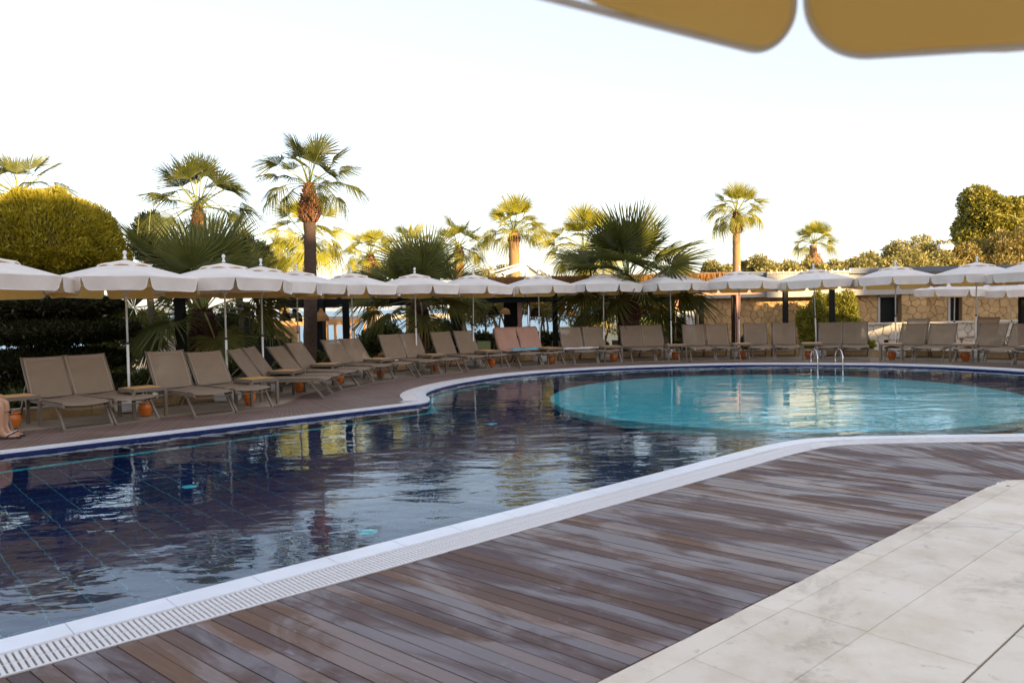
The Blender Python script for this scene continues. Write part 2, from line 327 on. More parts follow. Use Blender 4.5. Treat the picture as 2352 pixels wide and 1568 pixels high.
stains(M['trav'])
M['travjoint'] = mat('paver_joint', (.17, .14, .11), rough=.95)
M['farpave'] = mat('sandy_paving', (.42, .34, .25), rough=.8, col2=(.33, .26, .19), scale=1.6, bump=.2, bscale=40)
def watermat(name, bumps, tint=(1, 1, 1)):
    m = bpy.data.materials.new(name); m.use_nodes = True; t = m.node_tree; N = t.nodes; L = t.links; N.clear()
    o = N.new('ShaderNodeOutputMaterial'); geo = N.new('ShaderNodeNewGeometry'); prev = None
    for (sx, sy, rz, st, det, mod) in bumps:
        mp = N.new('ShaderNodeMapping'); mp.inputs['Scale'].default_value = (sx, sy, 1); mp.inputs['Rotation'].default_value = (0, 0, R(rz)); L.new(geo.outputs['Position'], mp.inputs[0])
        n = N.new('ShaderNodeTexNoise'); n.inputs['Scale'].default_value = 1; n.inputs['Detail'].default_value = det; n.inputs['Roughness'].default_value = .45; n.inputs['Distortion'].default_value = .4
        L.new(mp.outputs[0], n.inputs['Vector']); h = n.outputs[0]
        if mod:                                                   # calmer and livelier areas of the pool
            mn = N.new('ShaderNodeTexNoise'); mn.inputs['Scale'].default_value = .22; L.new(geo.outputs['Position'], mn.inputs['Vector'])
            rr = N.new('ShaderNodeMapRange'); rr.inputs[1].default_value = .38; rr.inputs[2].default_value = .62; rr.inputs[3].default_value = mod; rr.inputs[4].default_value = 1; L.new(mn.outputs[0], rr.inputs[0])
            mu = N.new('ShaderNodeMath'); mu.operation = 'MULTIPLY'; L.new(h, mu.inputs[0]); L.new(rr.outputs[0], mu.inputs[1]); h = mu.outputs[0]
        b = N.new('ShaderNodeBump'); b.inputs['Strength'].default_value = 1; b.inputs['Distance'].default_value = st
        L.new(h, b.inputs['Height'])
        if prev: L.new(prev, b.inputs['Normal'])
        prev = b.outputs[0]
    g = N.new('ShaderNodeBsdfGlass'); g.inputs['IOR'].default_value = 1.333; g.inputs['Roughness'].default_value = 0; g.inputs['Color'].default_value = (*tint, 1)
    L.new(prev, g.inputs['Normal']); L.new(g.outputs[0], o.inputs[0]); return m
M['water'] = watermat('pool_water', [(.8, 1.8, 12, .0165, 2, .3), (3.2, 6.2, -12, .0050, 2, .3), (11, 15, 25, .0009, 1, .2)], (.90, .97, 1))
M['sea'] = mat('sea_water', (.05, .17, .30), rough=.35, bump=.5, bscale=.6)
M['tank'] = mat('white_tank', (.75, .75, .73), rough=.4)
M['ink'] = mat('dark_blue_lettering', (.02, .03, .10), rough=.5)
# ------------------------------------------------------------------ pool outline
tv = Vector((.7431, .6691)); nv = Vector((-.6691, .7431))          # along / across the straight canal
def TN(t, n): p = tv*t+nv*n; return (p.x, p.y)
far_pts = [TN(-11.0, 4.545), TN(-11.0, 10.90), TN(-6, 10.90), TN(-2, 10.90), TN(2, 10.90), TN(5.2, 10.90), TN(7.2, 10.90), (-1.60, 13.22)]
lobe = [(-1.47, 13.50), (-1.50, 13.95), (-1.63, 14.5), (-1.63, 15.2), (-1.40, 16.15), (-.96, 17.12), (-.12, 18.35), (1.05, 19.25), (2.62, 19.87), (4.11, 20.15), (5.45, 20.22), (6.7, 20.02), (8.7, 19.33), (9.64, 18.66), (10.2, 18.05), (10.95, 16.7), (11.35, 15), (11.35, 12.8), (10.4, 10.6), (8.6, 9.35), (6.5, 9.05), (4.8, 9.08), (3.98, 9.08), (3.5, 9.02), (3.12, 8.86), TN(7.6, 4.56)]
def catmull(P, k=6):
    o = []
    P = [Vector(p) for p in P]
    for i in range(len(P)-1):
        a, b, c, d = P[max(i-1, 0)], P[i], P[i+1], P[min(i+2, len(P)-1)]
        for j in range(k):
            t = j/k; o.append(.5*((2*b)+(-a+c)*t+(2*a-5*b+4*c-d)*t*t+(-a+3*b-3*c+d)*t**3))
    o.append(P[-1]); return o
OUT = [Vector(p) for p in far_pts]+catmull([far_pts[-1]]+lobe, 6)[1:]
OUT = OUT+[Vector(TN(t, 4.545)) for t in (6, 4, 2, 0, -4, -8)]      # clockwise closed
def resample(P, step, closed=True):
    Q = list(P)+([P[0]] if closed else []); o = [Q[0].copy()]; acc = 0.0
    for a, b in zip(Q, Q[1:]):
        L_ = (b-a).length
        while acc+L_ >= step:
            f = (step-acc)/L_; a = a.lerp(b, f); o.append(a.copy()); L_ = (b-a).length; acc = 0.0
        acc += L_
    return o
def offset(P, d, closed=True):
    n = len(P); o = []
    for i, p in enumerate(P):
        a = P[(i-1) % n] if closed or i > 0 else p; b = P[(i+1) % n] if closed or i < n-1 else p
        t = (b-a).normalized(); nn = Vector((-t.y, t.x)); o.append(p+nn*d)
    return o
def poly_sheet(name, outer, holes, z, mat_, parent=None):
    loops = [[Vector((p[0], p[1], 0)) for p in outer]]+[[Vector((p[0], p[1], 0)) for p in h] for h in holes]
    tri = tessellate_polygon(loops); flat = [p for l in loops for p in l]
    fs = []
    for a, b, c in tri:
        n = (flat[b]-flat[a]).cross(flat[c]-flat[a]); fs.append((a, b, c) if n.z > 0 else (a, c, b))
    return MB().add([(p.x, p.y, z) for p in flat], fs).build(name, mat_, parent)
ring = resample(OUT, .16)
# outline runs clockwise, so outward is the left-hand side
# ------------------------------------------------------------------ setting: ground, sea, terraces
g0 = MB().add([(-900, -300, -3.2), (900, -300, -3.2), (900, 2500, -3.2), (-900, 2500, -3.2)], [(0, 1, 2, 3)]).build('ground', M['ground']); tag(g0, kind='structure')
sea = MB().add([(-2500, 72, -2.4), (2500, 72, -2.4), (2500, 5200, -2.4), (-2500, 5200, -2.4)], [(0, 1, 2, 3)]).build('sea', M['sea']); tag(sea, kind='structure')
KERB = catmull([(-14.5, 5.5), (-11.0, 8.9), (-7.66, 12.03), (-6.64, 12.95), (-5.9, 14.2), (-5.6, 16.0), (-5.4, 17.7), (-4.4, 19.6), (-3.0, 21.2), (-1.6, 22.4), (.5, 23.3), (3.1, 23.6), (6.55, 23.25), (9.2, 22.6), (11.2, 21.4), (13.2, 19.6), (15.0, 16.0), (16.5, 12.0)], 5)
ter_out = [(-40, -25), (40, -25), (40, 12.0)]+[(p.x, p.y) for p in reversed(KERB)]+[(-40, 5.5)]
hole = offset(ring, .05)
ter = poly_sheet('pavement', ter_out, [[(p.x, p.y) for p in hole]], -.012, M['farpave']); tag(ter, kind='structure')
gar_out = [(-60, 5.5)]+[(p.x, p.y) for p in KERB]+[(60, 12.0), (60, 31), (-60, 31)]
gd = poly_sheet('garden_ground', gar_out, [], -.5, M['sand']); tag(gd, kind='structure')
bank = MB().add([(-60, 31, -.5), (60, 31, -.5), (60, 40, -1.3), (-60, 40, -1.3), (60, 66, -1.6), (-60, 66, -1.6), (60, 76, -2.6), (-60, 76, -2.6)], [(0, 1, 2, 3), (3, 2, 4, 5), (5, 4, 6, 7)]).build('beach_slope', M['sand']); tag(bank, kind='structure')
# planting soil behind the kerb
bed = [p.copy() for p in KERB]; bedo = offset(bed, 1.1, False)
mb = MB(); n = len(bed)
mb.add([(p.x, p.y, .06) for p in bed]+[(p.x, p.y, .06) for p in bedo]+[(p.x, p.y, -.5) for p in bedo], [(i, i+1, n+i+1, n+i) for i in range(n-1)]+[(n+i, n+i+1, 2*n+i+1, 2*n+i) for i in range(n-1)])
tag(mb.build('planting_bed', M['soil']), kind='structure')
kr = tag(thing('planter_kerb', 'low sandstone kerb behind the row of sun loungers', 'kerb'), None)
kk = resample(KERB, .75, False)
for i in range(len(kk)-1):
    a, b = kk[i], kk[i+1]; t = (b-a).normalized(); nn = Vector((-t.y, t.x))
    q = [a+t*.004-nn*.0, b-t*.004-nn*.0, b-t*.004+nn*.16, a+t*.004+nn*.16]
    MB().prism([(v.x, v.y) for v in q], -.3, .15+random.uniform(-.004, .004)).build('kerb_block', M['kerb'], kr)
    q = [a-nn*.015, b-nn*.015, b+nn*.175, a+nn*.175]
    MB().prism([(v.x, v.y) for v in q], .158, .185).build('cap_stone', M['capst'], kr)
# ------------------------------------------------------------------ pool shell
pool = tag(thing('swimming_pool', 'curved navy tiled swimming pool with round turquoise shallow area and white overflow edge', 'pool'), None)
DEP = -.98
n = len(ring); inn = ring
mb = MB(); mb.add([(p.x, p.y, 0.0) for p in inn]+[(p.x, p.y, -.085) for p in inn], [(i, (i+1) % n, n+(i+1) % n, n+i) for i in range(n)])
mb.build('edge_tile_band', M['bluetile'], pool)
mb = MB(); mb.add([(p.x, p.y, -.085) for p in inn]+[(p.x, p.y, DEP+.002) for p in inn], [(i, (i+1) % n, n+(i+1) % n, n+i) for i in range(n)])
mb.build('pool_wall', M['navy'], pool)
poly_sheet('pool_floor', [(p.x, p.y) for p in offset(ring, .0)], [], DEP, M['grout'], pool)
s1 = offset(ring, -.11)
mb = MB(); mb.add([(p.x, p.y, DEP+.012) for p in inn]+[(p.x, p.y, DEP+.012) for p in s1], [(i, (i+1) % n, n+(i+1) % n, n+i) for i in range(n)])
mb.build('turquoise_floor_stripe', M['turq'], pool)
def inside(P, x, y):
    c = False; j = len(P)-1
    for i in range(len(P)):
        if (P[i].y > y) != (P[j].y > y) and x < (P[j].x-P[i].x)*(y-P[i].y)/(P[j].y-P[i].y)+P[i].x: c = not c
        j = i
    return c
inset = resample(offset(ring, -.2), .4)
tiles = []
pt = .27
for i in range(-42, 80):
    for j in range(12, 60):
        t0, n0 = i*pt, j*pt
        c = TN(t0+pt/2, n0+pt/2)
        if c[0] > 12.5 or not inside(inset, *c): continue
        tiles.append((c[1]**2+c[0]**2, t0, n0))
tiles.sort()
tm = None; rest = MB(); gp = .0040
tbox = MB().add([(*TN(gp, gp), 0), (*TN(pt-gp, gp), 0), (*TN(pt-gp, pt-gp), 0), (*TN(gp, pt-gp), 0)], [(0, 1, 2, 3)]).mesh('floor_tile', M['navy'])
for k, (_, t0, n0) in enumerate(tiles):
    p = TN(t0, n0)
    if k < 300: link('floor_tile', tbox, pool, (p[0], p[1], DEP+.006))
    else:
        rest.add([(*TN(t0+gp, n0+gp), DEP+.006), (*TN(t0+pt-gp, n0+gp), DEP+.006), (*TN(t0+pt-gp, n0+pt-gp), DEP+.006), (*TN(t0+gp, n0+pt-gp), DEP+.006)], [(0, 1, 2, 3)])
tag(rest.build('distant_floor_tiles', M['navy'], pool), kind='stuff')
MB().lathe([(4.05, DEP+.02), (4.05, -.34), (4.0, -.32), (.001, -.32)], 72, (4.72, 14.05, 0)).build('shallow_platform', M['turq'], pool)
for (x, y) in ((435, 1106), (845, 1210), (1130, 965), (385, 1021)):
    g = G(x, y, 0); dd = 1.0
    k = math.hypot(g[0], g[1]); fx = g[0]*(1+dd/k); fy = g[1]*(1+dd/k)
    if y != 1021: MB().lathe([(.085, 0), (.07, .02), (.001, .025)], 20, (fx, fy, DEP+.008)).build('round_floor_light', M['turq'], pool, True)  # turquoise disc stands for a round pool floor light
    else: MB().lathe([(.14, 0), (.13, .012), (.11, .012), (.001, .008)], 24, (fx, fy, DEP+.05)).build('floor_light', M['plasticwhite'], pool, True)
# coping stones
def nearest_is_canal(p):                       # far canal side carries a narrow coping and no grate
    t = p.dot(tv); nn_ = p.dot(nv); return nn_ > 9.5 and t < 7.55 and abs(nn_-10.9) < .25
cp_ = resample(OUT, .5)
cps = [resample(OUT, .1)]
R1 = cps[0]; NR = len(R1)
Rn = offset(R1, 1.0)
dirs = [(Rn[i]-R1[i]) for i in range(NR)]
def strip_piece(idx, d0, d1, z0, z1, shrink=.003):
    a = [R1[i % NR]+dirs[i % NR]*d0 for i in idx]; b = [R1[i % NR]+dirs[i % NR]*d1 for i in idx]
    ta = (a[1]-a[0]).normalized()*shrink; tb = (a[-1]-a[-2]).normalized()*shrink
    a[0] = a[0]+ta; b[0] = b[0]+ta; a[-1] = a[-1]-tb; b[-1] = b[-1]-tb
    m_ = len(a); V = [(p.x, p.y, z1) for p in a]+[(p.x, p.y, z1) for p in b]+[(p.x, p.y, z0) for p in a]+[(p.x, p.y, z0) for p in b]
    F = []
    for i in range(m_-1):
        F += [(i, i+1, m_+i+1, m_+i), (2*m_+i, 2*m_+i+1, i+1, i), (m_+i, m_+i+1, 3*m_+i+1, 3*m_+i)]
    F += [(0, m_, 3*m_, 2*m_), (m_-1, 2*m_-1+2*m_, 2*m_-1, m_-1)][:1]
    return V, F
i = 0
canal = [nearest_is_canal(p) for p in R1]
while i < NR:
    j = min(i+5, NR); idx = list(range(i, j+1)); c_ = canal[(i+2) % NR]
    V, F = strip_piece(idx, -.004, .17 if c_ else .185, -.012, .012, .0012)
    MB().add(V, F).build('coping_stone', M['white'], pool)
    i = j
# gutter bed and outer lip for the grate
def band(d0, d1, z0, z1, name, m_):
    mb_ = MB(); runs = []; cur = []
    for i in range(NR+1):
        if not canal[i % NR]: cur.append(i)
        elif cur: runs.append(cur); cur = []
    if cur: runs.append(cur)
    for rn in runs:
        if len(rn) > 2: mb_.add(*strip_piece(rn, d0, d1, z0, z1, 0))
    return mb_.build(name, m_, pool)
band(.187, .465, -.06, -.014, 'gutter_channel', M['gutter'])
band(.187, .199, -.014, .009, 'grate_frame', M['grate']); band(.452, .468, -.014, .009, 'grate_frame', M['grate'])
# grate slats: near canal edge one by one, beyond as joined stuff
slat = MB()
for (a, b) in ((.200, .322), (.330, .450)): slat.rbox(-.0095, .0095, a, b, -.012, .0075, .003)
slat.box(-.013, .013, .3221, .3299, -.010, .004)
slm = slat.mesh('grate_slat', M['grate'])
ang = math.atan2(tv.y, tv.x)
k = 0; t = -.15
base = MB(); pitch = .0285
while t < 8.05:
    # slats lie on the camera side of the near canal edge
    x, y = TN(t, 4.545)
    o = link('grate_slat', slm, pool, (x, y, 0), (0, 0, ang+PI)); k += 1; t += pitch
    if k > 296: break
rest = MB()
mbox = Matrix()
def rest_slat(p, dr):
    tt = Vector((dr.y, -dr.x)); a = math.atan2(tt.y, tt.x)
    Mx = Matrix.Translation((p.x, p.y, 0)) @ Matrix.Rotation(a, 4, 'Z')
    rest.box(-.0095, .0095, .200, .450, -.012, .0075, Mx)
fine = resample(OUT, pitch); fn = offset(fine, 1.0)
for p, q in zip(fine, fn):
    tt_ = p.dot(tv); nn_ = p.dot(nv)
    if nearest_is_canal(p) or (abs(nn_-4.545) < .03 and tt_ < t) or tt_ < -.2 : continue
    rest_slat(p, q-p)
tag(rest.build('far_grate_slats', M['grate'], pool), kind='stuff')
# pool edge water surface
wr = offset(ring, -.001)
wt = poly_sheet('pool_water', [(p.x, p.y) for p in wr], [], -.045, M['water']); tag(wt, kind='structure')
# ------------------------------------------------------------------ near deck boards
NU = 4.545-.47                                  # grate outer line, in canal "n"
NL = 2.205
bd = Vector((math.cos(R(-41)), math.sin(R(-41))))
def cut(p, n_):                                 # slide p along board direction to the line n = n_
    return p+bd*((n_-p.dot(nv))/bd.dot(nv))
up_c = [Vector(TN(6.87, NU)), Vector((2.75, 7.98)), Vector((3.12, 8.33)), Vector((3.36, 8.50)), Vector((3.62, 8.60)), Vector((4.0, 8.61)), Vector((4.45, 8.61))]
lo_c = [cut(Vector(TN(6.87, NU)), NL), Vector((3.95, 6.52)), Vector((4.12, 6.65)), Vector((4.22, 6.735)), Vector((4.30, 6.77)), Vector((4.38, 6.79)), Vector((4.46, 6.80))]
def along(P, f):
    L_ = [0]
    for a, b in zip(P, P[1:]): L_.append(L_[-1]+(b-a).length)
    s = f*L_[-1]
    for i in range(len(P)-1):
        if s <= L_[i+1]+1e-9: return P[i].lerp(P[i+1], (s-L_[i])/(L_[i+1]-L_[i]))
    return P[-1].copy()
deck = tag(thing('pool_deck', None, None), kind='structure'); deck.name = 'wooden_deck'
GAP = .0028
def board(u0, u1, l0, l1):                      # u: pool side, l: paving side
    tu = (u1-u0).normalized(); tl = (l1-l0).normalized()
    j = random.uniform(-.006, .010)
    e = (l0-u0).normalized()*j
    q = [u0+tu*GAP, l0+tl*GAP+e, l1-tl*GAP+e, u1-tu*GAP]
    MB().prism([(v.x, v.y) for v in q], -.03, .004+random.uniform(-.0015, .0015)).build('deck_board', M['deck'], deck)
bw = .0915
t = -.6
while t < 6.87-1e-6:
    t1 = min(t+bw, 6.87)
    u0, u1 = Vector(TN(t, NU)), Vector(TN(t1, NU)); board(u0, u1, cut(u0, NL), cut(u1, NL)); t = t1
nf = 26
upf, lof = resample(up_c, .01, False), resample(lo_c, .01, False)
for i in range(nf):
    board(along(up_c, i/nf), along(up_c, (i+1)/nf), along(lo_c, i/nf), along(lo_c, (i+1)/nf))
x = 4.45; xl = 4.46
for i in range(44):
    # pool side follows the grate, which bows slightly outwards
    u0, u1 = Vector((x, 8.61)), Vector((x+bw, 8.61)); l0, l1 = Vector((xl, 6.80)), Vector((xl+bw, 6.80))
    board(u0, u1, l0, l1); x += bw; xl += bw
under = [Vector(TN(-1, NU+.02)), Vector(TN(6.87, NU+.02))]+up_c[1:]+[Vector((8.7, 8.61)), Vector((8.7, 6.78))]+lo_c[::-1]+[cut(Vector(TN(-1, NU)), NL)]
poly_sheet('deck_underlay', [(p.x, p.y) for p in under], [], -.0085, M['deckgap'], deck)
# ------------------------------------------------------------------ near travertine pavers
pav = tag(thing('paving', None, None), kind='structure'); pav.name = 'travertine_paving'
rows = [(NL-.004, 2.052), (2.052, 1.632), (1.632, 1.142), (1.135, .62), (.62, .1), (.1, -.5)]
offs = [.20, .20, .62, 0.1, .5, .2]; lens = [1.24, .84, .92, .62, .62, .62]
def clipx(poly, xm):                            # keep pavers left of the bend line
    return poly
for (n1, n0), of, ln in zip(rows, offs, lens):
    t = -1.5+of
    while t < 7.7:
        t1 = t+ln; j = .0018
        q = [TN(t+j, n0+j), TN(t1-j, n0+j), TN(t1-j, n1-j), TN(t+j, n1-j)]
        if max(a[1] for a in q) < 6.79 or n1 < 2.0:
            MB().prism([Vector(v) for v in q], -.03, .003+random.uniform(-.001, .001)).build('paver', M['trav'], pav)
        else:
            # trimmed at the bend where the deck edge turns right
            c = [Vector(v) for v in q]; o_ = []
            for a, b in zip(c, c[1:]+c[:1]):
                if a.y <= 6.785: o_.append(a)
                if (a.y-6.785)*(b.y-6.785) < 0: o_.append(a.lerp(b, (6.785-a.y)/(b.y-a.y)))
            if len(o_) > 2: MB().prism(o_, -.03, .003).build('paver', M['trav'], pav)
        t = t1
poly_sheet('paver_bedding', [(p[0], p[1]) for p in [TN(-3, NL-.004), TN(6.9, NL-.004), (4.3, 6.77), (9, 6.78), (9, 1), TN(-3, -2.5)]], [], -.005, M['travjoint'], pav)
# small dry leaf on the pavers
lf = A(2310, 1112, 6.2); g_ = G(2309, 1118)
tag(MB().add([(0, 0, .006), (.02, .006, .012), (.055, 0, .008), (.02, -.008, .006)], [(0, 1, 2), (0, 2, 3)]).build('dry_leaf', M['barklit'], None, False, (g_[0], g_[1], .002)), 'small dry brown leaf lying on the pale pavers at right', 'leaf')
# ------------------------------------------------------------------ far deck strip
fd_in = [TN(-7, 11.075), TN(0, 11.075), TN(5, 11.075), TN(7.45, 11.075)]
lob_i = [p+q*.47 for p, q in zip(R1, dirs) if (p.y > 13.3 and p.x < 11.4)]
fd_pool = [Vector(p) for p in fd_in]+[p for p in lob_i if p.y > 13.6]
fd_out = catmull([TN(-7, 12.75), TN(-4, 12.75), TN(-2, 12.75), TN(0, 12.75), TN(1.2, 12.75), (-6.97, 10.90), (-6.40, 11.38), (-5.1, 12.42), (-4.3, 13.1), (-4.0, 13.6), (-4.0, 14.9), (-3.83, 15.9), (-3.3, 17.2), (-2.4, 18.6), (-1.18, 19.9), (-.08, 20.7), (1.6, 21.3), (3.31, 21.55), (4.74, 21.55), (6.6, 21.2), (8.36, 20.6), (10.07, 19.5), (11.3, 18.2), (12.4, 16.0), (12.8, 13.0)], 5)
N2 = 420
cells = []
fd = tag(thing('far_deck', None, None), kind='structure'); fd.name = 'far_wooden_deck'
fdb = MB()
for i in range(N2):
    a0, a1 = along(fd_pool, i/N2), along(fd_pool, (i+1)/N2); b0, b1 = along(fd_out, i/N2), along(fd_out, (i+1)/N2)
    ta = (a1-a0).normalized()*.003; tb = (b1-b0).normalized()*.003
    q = [a0+ta, a1-ta, b1-tb, b0+tb]; z = .003+random.uniform(-.0015, .0015)
    fdb.add([(v.x, v.y, z) for v in q], [(3, 2, 1, 0) if (q[1]-q[0]).cross(q[2]-q[0]) < 0 else (0, 1, 2, 3)])
tag(fdb.build('far_deck_boards', M['deckfar'], fd), kind='stuff')
mb = MB(); 
for i in range(N2):
    a0, a1 = along(fd_pool, i/N2), along(fd_pool, (i+1)/N2); b0, b1 = along(fd_out, i/N2), along(fd_out, (i+1)/N2)
    mb.add([(v.x, v.y, -.004) for v in (a0, b0, b1, a1)], [(3, 2, 1, 0)])
mb.build('far_deck_underlay', M['deckfar2'], fd)
# ------------------------------------------------------------------ unseen hotel added behind the camera, stepped to shade the pool and leave sunlit gaps
def SD(s, d): return (s*.7547+d*.6561, s*.6561-d*.7547)
HD = 42.0                                        # metres from the camera towards the sun
hotel = thing('unseen_shading_hotel', 'unseen cream hotel block added behind the pool terrace to shade it', 'building')
def shade_block(s0, s1, d_, z_, name='wall'):           # roof height whose shade reaches height z_ at distance d_ along the sun line
    h = z_+(HD-d_)*math.tan(R(SUN_EL))
    q = [SD(s0, HD), SD(s1, HD), SD(s1, HD+12), SD(s0, HD+12)]
    P = [Vector(v) for v in q]
    if (P[1]-P[0]).cross(P[2]-P[0]) < 0: P.reverse()
    MB().prism(P, -.02, h).build(name, M['hotel'], hotel)
shade_block(-44, 18.9, -15.6, 4.4); shade_block(18.9, 22.0, -11.3, 3.0); shade_block(22.0, 25.25, -9.4, 2.8); shade_block(25.25, 27.75, -15, 3.0); shade_block(27.75, 30.3, -15.9, -.2); shade_block(30.3, 50, -13, 3.1)
wmesh = MB().box(-.6, .6, -.03, .03, 0, 1.5).mesh('window', M['glass'])
ha = math.atan2(SD(1, 14)[1]-SD(0, 14)[1], SD(1, 14)[0]-SD(0, 14)[0])
for fl in range(4):
    for k in range(24):
        s = -38+k*2.9; p = SD(s, HD-.01); link('window', wmesh, hotel, (p[0], p[1], 1+fl*3.1), (0, 0, ha))
# ------------------------------------------------------------------ umbrella
RC, RAF = 1.235, 1.235*math.cos(PI/8)           # canopy corner radius
HE, HA, VD = 2.15, 2.50, .215                   # eave height, apex height, valance depth
def umbrella_meshes(k=1.0, seed=0):
    rnd = random.Random(seed); RC_ = RC*k
    cm = MB(); nr, ns = 6, 6
    for s in range(8):
        a0, a1 = 2*PI*s/8+PI/8, 2*PI*(s+1)/8+PI/8; base = len(cm.v); V = []; F = []
        for i in range(nr+1):
            f = i/nr; f2 = .10+.90*f
            for j in range(ns+1):
                g = j/ns
                p = Vector((math.cos(a0), math.sin(a0))).lerp(Vector((math.cos(a1), math.sin(a1))), g)*RC_*f2
                sag = 4*g*(1-g)*f*(1-f*.4)*.022
                z = HA-(HA-HE)*(f2**1.08)-sag
                V.append((p.x, p.y, z))
        for i in range(nr):
            for j in range(ns):
                a = i*(ns+1)+j; F.append((a, a+ns+1, a+ns+2, a+1))
        cm.add(V, F)
    canopy = cm.mesh('canopy', M['canvas'], False)
    flaps = []
    for v in range(3):
        w = RC_*2*math.sin(PI/8)/2*.992; d = VD
        prof = []                               # flap outline, right half, from top edge down
        rr = .085
        tk_ = 1.0 if k == 1.0 else .35
        side = [(w, 0), (w-.012*tk_, .03), (w-.024*tk_, .07), (w-.034*tk_, .105)]
        arc = [(w-.040*tk_-rr+rr*math.cos(t), d-rr+rr*math.sin(t)) for t in [PI/2*i/12 for i in range(13)]]
        right = side+arc; left = [(-x, z) for x, z in reversed(right)]
        outl = right+left                       # right top -> bottom -> left top
        ph = rnd.uniform(0, 6); am = rnd.uniform(.008, .02)
        def bend(x, z):                         # x along, z down -> local (x, y outward, z)
            y = am*math.sin(x*9+ph)*(z/d)+.012*math.sin(x*23+ph*2)*(z/d)**2*.5-.018*(z/d)
            return (x, y, -z)
        V = []; F = []; nx = 12; nz = 12
        def xw(z):
            for (xa, za), (xb, zb) in zip(right, right[1:]):
                if za <= z <= zb+1e-9: return xa+(xb-xa)*(z-za)/max(zb-za, 1e-6)
            return right[-1][0]
        for i in range(nz+1):
            z = d*(1-(1-i/nz)**1.5) if i < nz else d
            ww = xw(min(z, d-1e-4)) if i < nz else right[-1][0]
            for j in range(nx+1): V.append(bend(-ww+2*ww*j/nx, z))
        for i in range(nz):
            for j in range(nx): a = i*(nx+1)+j; F.append((a, a+1, a+nx+2, a+nx+1))
        fl = MB().add(V, F).mesh('valance_flap', M['canvas'], True)
        pp = MB(); path = [bend(*q) for q in outl[0:1]+outl[1:]]
        pp.tube(path, .0055, 5)
        flaps.append((fl, pp.mesh('piping', M['piping'], True)))
    cap = MB(); rcap = .43*k
    for s in range(8):
        a0, a1 = 2*PI*s/8+PI/8, 2*PI*(s+1)/8+PI/8; V = []; F = []; nj = 6
        for i in range(4):
            f = i/3
            for j in range(nj+1):
                g = j/nj; p = Vector((math.cos(a0), math.sin(a0))).lerp(Vector((math.cos(a1), math.sin(a1))), g)*rcap*f
                lift = 4*g*(1-g)*.034*f*f
                V.append((p.x, p.y, HA+.022-.122*f**1.1+lift))
        for i in range(3):
            for j in range(nj): a = i*(nj+1)+j; F.append((a, a+nj+1, a+nj+2, a+1))
        e0 = 3*(nj+1)
        cap.add(V, F)
        hem = V[e0:e0+nj+1]; cap.add(hem+[(q[0]*1.004, q[1]*1.004, q[2]-.026) for q in hem], [(j, nj+1+j, nj+2+j, j+1) for j in range(nj)])
    vent = cap.mesh('vent_cap', M['canvas'], False)
    return canopy, flaps, vent
UM = umbrella_meshes()
pole_low = MB().tube([(0, 0, .08), (0, 0, 1.13)], .021, 12).mesh('lower_pole', M['polewhite'], True)
pole_up = MB().tube([(0, 0, 1.13), (0, 0, 2.5)], .0165, 12).mesh('upper_pole', M['polewhite'], True)
collar = MB().tube([(0, 0, 1.115), (0, 0, 1.15)], .0245, 12).tube([(.02, 0, 1.13), (.042, 0, 1.13)], .006, 6).mesh('pole_collar', M['darkmetal'], True)
fin = MB().lathe([(.03, 2.53), (.03, 2.56), (.018, 2.565), (.018, 2.60), (.028, 2.615), (.033, 2.635), (.028, 2.66), (.012, 2.672), (.001, 2.674)], 14).mesh('finial', M['polewhite'], True)
ubase = MB().rbox(-.205, .205, -.205, .205, 0, .155, .035).lathe([(.045, .14), (.045, .24), (.03, .25)], 14).mesh('base', M['plasticwhite'])
hub = MB().tube([(0, 0, 2.36), (0, 0, 2.45)], .045, 10).tube([(0, 0, 1.93), (0, 0, 2.0)], .04, 10).mesh('hub', M['polewhite'], True)
ribm = MB().bar((.03, 0, 2.44), (RC*.985, 0, HE-.012), .016, .014).bar((.04, 0, 1.97), (RC*.52, 0, 2.325), .013, .013).mesh('rib', M['polewhite'])
def make_umbrella(label, loc, rz, tilt=(0, 0), base=True, group='white umbrellas along the far pool edge', meshes=None, cat='umbrella'):
    canopy, flaps, vent = meshes or UM
    t = thing('pool_umbrella', label, cat, loc, rz, group)
    t.rotation_euler = (tilt[0], tilt[1], rz)
    link('canopy', canopy, t); link('vent_cap', vent, t); link('upper_pole', pole_up, t); link('lower_pole', pole_low, t); link('pole_collar', collar, t)
    link('finial', fin, t); link('hub', hub, t)
    for s in range(8): link('rib', ribm, t, None, (0, 0, 2*PI*s/8+PI/8))
    for s in range(8):
        a = 2*PI*(s+.5)/8+PI/8; fl, pp = flaps[(s*5+int(rz*10)) % 3]
        f = link('valance_flap', fl, t, (math.cos(a)*RAF*1.0, math.sin(a)*RAF*1.0, HE+.002), (random.uniform(-.10, .03), 0, a+PI/2+PI))
        link('piping', pp, f)
    if base: link('base', ubase, t)
    return t
UMB = [(-22, 11.5), (293, 12.95), (520, 14.25), (603, 15.6), (686, 17.5), (812, 19.1), (957, 20.2), (1087, 21.6), (1241, 22.7), (1387, 22.8), (1543, 22.95), (1698, 22.8), (1876, 22.5), (2057, 21.5), (2240, 20.4), (2390, 18.9)]
rot8 = PI/8*0
look_rz = {}
for i, (px, Y) in enumerate(UMB):
    d = ray(px, 820); X = d[0]/d[1]*Y
    face = math.atan2(X, Y)                     # slight turn towards the pool middle, with small differences
    rz = -face*.5 + random.uniform(-.12, .12) + (PI/8 if i in (12,) else 0)
    make_umbrella('white octagonal umbrella, %s from the left in the row behind the pool' % ORD[i], (X, Y, 0), rz, (random.uniform(-.045, -.022), random.uniform(-.018, .018)))
